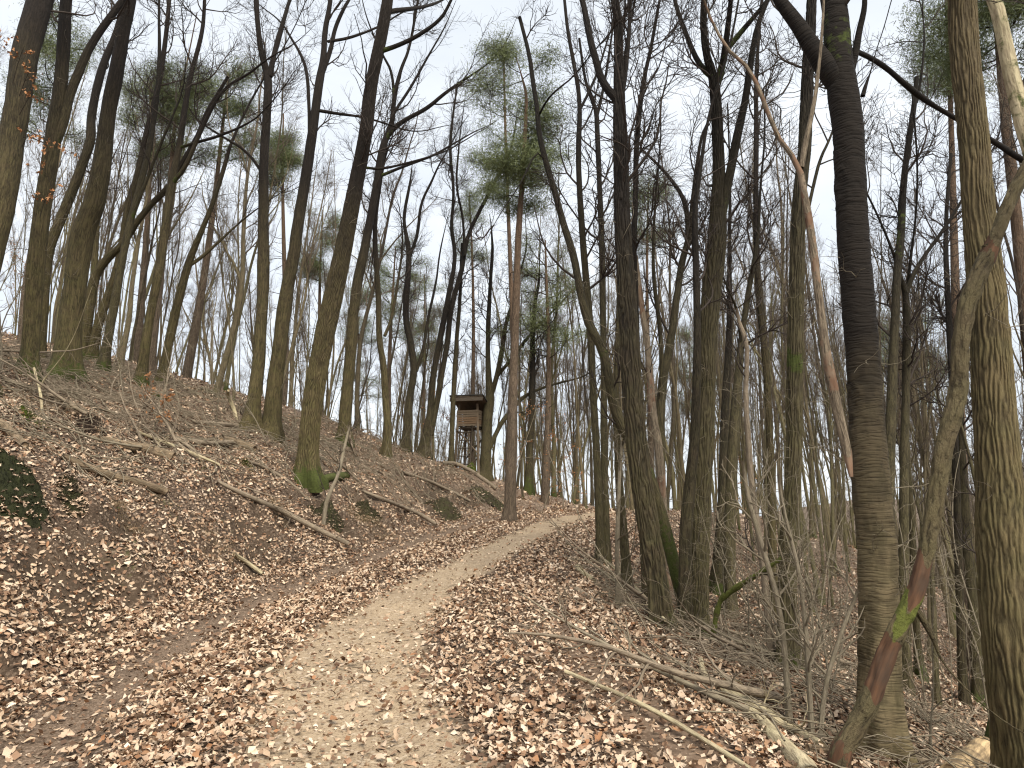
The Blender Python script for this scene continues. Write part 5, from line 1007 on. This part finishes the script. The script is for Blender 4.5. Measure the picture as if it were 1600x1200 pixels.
lump('mossy_mound', 'dark moss-hung hollow under the bank at the left edge', 8, 765, 96, 84, 'hollow', 'moss', 1, .35)
lump('mossy_mound', 'bright yellow-green moss cushion on the upper left bank', 47, 648, 34, 22, 'moss', 'moss', 2, .25)
lump('mossy_mound', 'small dark moss clump on the left bank under the long log', 112, 768, 34, 30, 'moss_dark', 'moss', 3, .35)
lump('mossy_rock', 'mossy boulder at the foot of the high seat', 738, 722, 18, 20, 'moss', 'rock', 4, .3)
lump('mossy_mound', 'green moss bank edge left of the tall pine', 697, 792, 44, 26, 'moss_dark', 'moss', 5, .4)
lump('mossy_mound', 'moss tuft at the root of the bank beside the thin grey pole', 572, 792, 34, 22, 'moss_dark', 'moss', 6, .4)
lump('mossy_mound', 'moss-covered hollow root below the stout moss-foot oak', 508, 792, 40, 32, 'moss_dark', 'moss', 7, .4)
lump('mossy_mound', 'small moss knob beside the short brown log', 385, 728, 14, 16, 'moss', 'moss', 8, .3)
lump('root_plate', 'upturned black root plate of earth in the left brushwood', 138, 664, 42, 22, 'earth', 'stump', 9, .3)
lump('mossy_mound', 'dark earthy overhang at the bank foot near the tall pine', 768, 780, 46, 22, 'moss_dark', 'moss', 10, .45)
lump('mossy_stump', 'low mossy stump near the brushwood right of the alone slim oak', 247, 622, 22, 14, 'moss', 'stump', 11, .3)
lump('mossy_mound', 'low mossy hump in the leaves on the upper left crest', 335, 615, 40, 14, 'moss_dark', 'moss', 12, .3)
t = NT('dry_grass'); t.color(t.mix(t.noise(t.new('ShaderNodeNewGeometry').outputs['Position'], 20, 3, .6), (.16, .11, .06), (.34, .26, .15))); M['grass'] = t.m
for i, (x, y, w) in enumerate([(340, 862, 60), (425, 790, 40), (590, 835, 50), (190, 800, 40), (560, 815, 30), (90, 640, 50)]):
    p = base(x, y); s = proj(p)[2]/F_PX*w; rng = np.random.RandomState(i); n = 170; g0 = np.stack([p[0]+rng.randn(n)*s*.4, p[1]+rng.randn(n)*s*.25], 1); gz_ = H(g0[:, 0], g0[:, 1]); P = np.empty((n, 5, 3)); P[:, 0] = np.c_[g0, gz_]
    d = norm(np.stack([rng.randn(n)*.6+.3, -.6+rng.randn(n)*.4, np.full(n, .9)], 1)); L = rng.uniform(.12, .34, n)[:, None]
    for k in range(1, 5): P[:, k] = P[:, k-1]+d*L/4; d = norm(d+np.array([.05, -.15, -.55]))
    o = Tubes().add(P, np.full((n, 1), .0016)*np.linspace(1, .4, 5)[None], 3).obj('dry_grass', M['grass'], None, tuple(p)); o.location = p
    tag(o, ['dry hanging grass tuft above the short pale stick', 'small dry grass tuft on the bank below the tall forked trunk', 'dry grass tuft at the bank foot below the thin grey pole', 'dry grass tuft below the long weathered log', 'thin dry grass tuft below the mossy oak foot', 'dry grass beside the yellow-green moss cushion'][i], 'grass tuft')

# ------------------------------------------------------------------ the wooden high seat
M['plank'] = plain('weathered_plank', (.18, .135, .09), (.085, .064, .045), 30, .85, (1, 1, 6)); M['plank_dark'] = plain('dark_plank', (.09, .07, .05), (.04, .032, .025), 20)
M['plank_rust'] = plain('orange_plank', (.19, .12, .07), (.10, .066, .04), 24); M['felt'] = plain('roof_felt', (.045, .042, .038), (.02, .02, .018), 10)
def boxm(name, sx, sy, sz, mat, bev=.004):
    x, y, z = sx/2, sy/2, sz/2; V = np.array([(a*x, b*y, c*z) for c in (-1, 1) for b in (-1, 1) for a in (-1, 1)]); q = [(0, 2, 3, 1), (4, 5, 7, 6), (0, 1, 5, 4), (2, 6, 7, 3), (0, 4, 6, 2), (1, 3, 7, 5)]
    return rawmesh(name, V, q, None, mat, False)
SY = 27.5; sx_ = at(737, 650, SY)[0]; sg = H(sx_, SY)[0]
rt = root('high_seat', (sx_, SY, sg), 'wooden hunting high seat on stilts with plank cabin and sloping roof', 'hunting stand'); rt.rotation_euler = (0, 0, math.radians(-14))
zf = at(737, 668, SY)[2]-sg; zt = at(737, 643, SY)[2]-sg; zr = at(737, 633, SY)[2]-sg; W = .78; Dp = 1.0
def sbox(name, sx, sy, sz, loc, mat, rot=(0, 0, 0)): o = link(bpy.data.objects.new(name, boxm(name, sx, sy, sz, M[mat])), rt); o.location = loc; o.rotation_euler = rot; return o
def pole(name, a, b, r, mat='plank_dark'):
    a, b = np.array(a, float), np.array(b, float); T = Tubes().add(np.array([a+(b-a)*f for f in np.linspace(0, 1, 5)]), np.full(5, r)*np.array([1.08, 1, .97, .98, .94]), 8, cap=True); return link(bpy.data.objects.new(name, T.mesh(name, M[mat])), rt)
for sx in (-1, 1):
    for sy in (-1, 1): pole('leg', (sx*W*.62, sy*Dp*.62, -.3), (sx*W*.46, sy*Dp*.46, zr-.12+(.1 if sy < 0 else -.02)), .055, 'plank')
for k in range(7):
    z_ = zf+.04+k*(zt-zf)/7
    for sy in (-1, 1): sbox('plank', W*1.06+.04*rp.rand(), .022, (zt-zf)/7*.82, (rp.randn()*.01, sy*(Dp*.5+.03), z_), 'plank_rust' if k in (1, 2, 3) else 'plank', (0, rp.randn()*.012, 0))
    for sx in (-1, 1): sbox('plank', .022, Dp*.98, (zt-zf)/7*.82, (sx*(W*.5+.035), 0, z_), 'plank_rust' if k in (1, 2) else 'plank', (rp.randn()*.012, 0, 0))
for k in range(6): sbox('floor_board', W*1.04, Dp/6*.9, .03, (0, -Dp/2+(k+.5)*Dp/6, zf-.06), 'plank_dark')
for k in range(8): sbox('roof_board', (W+.5)/8*.93, Dp+.5, .025, (-(W+.5)/2+(k+.5)*(W+.5)/8, 0, zr+.02), 'plank', (math.radians(-17), 0, 0))
sbox('roof_felt', W+.56, Dp+.56, .04, (0, .012, zr+.06), 'felt', (math.radians(-17), 0, 0)); sbox('fascia', W+.52, .03, .15, (0, -(Dp+.5)/2*.96, zr+.13), 'plank_dark', (math.radians(-17), 0, 0))
pole('brace', (-W*.56, -Dp*.57, zf-.1), (W*.58, -Dp*.6, zf-1.05), .03, 'plank'); pole('brace', (W*.56, -Dp*.55, zf-1.2), (-W*.6, -Dp*.6, zf-2.0), .03, 'plank'); pole('brace', (W*.56, Dp*.55, zf-.2), (-W*.56, Dp*.58, zf-1.2), .03)
for k in range(9):
    z_ = zf-.25-k*.3
    if z_ > 0: pole('rung', (-.22, -Dp*.56-.12-k*.06, z_), (.24, -Dp*.56-.12-k*.06, z_), .022)
for s_ in (-1, 1): pole('rail', (s_*.23, -Dp*.56-.10, zf), (s_*.26, -Dp*.56-.12-8.5*.06, zf-.25-8.5*.3), .03)
print('tris', sum(len(m.loops)-2*len(m.polygons) for m in bpy.data.meshes))
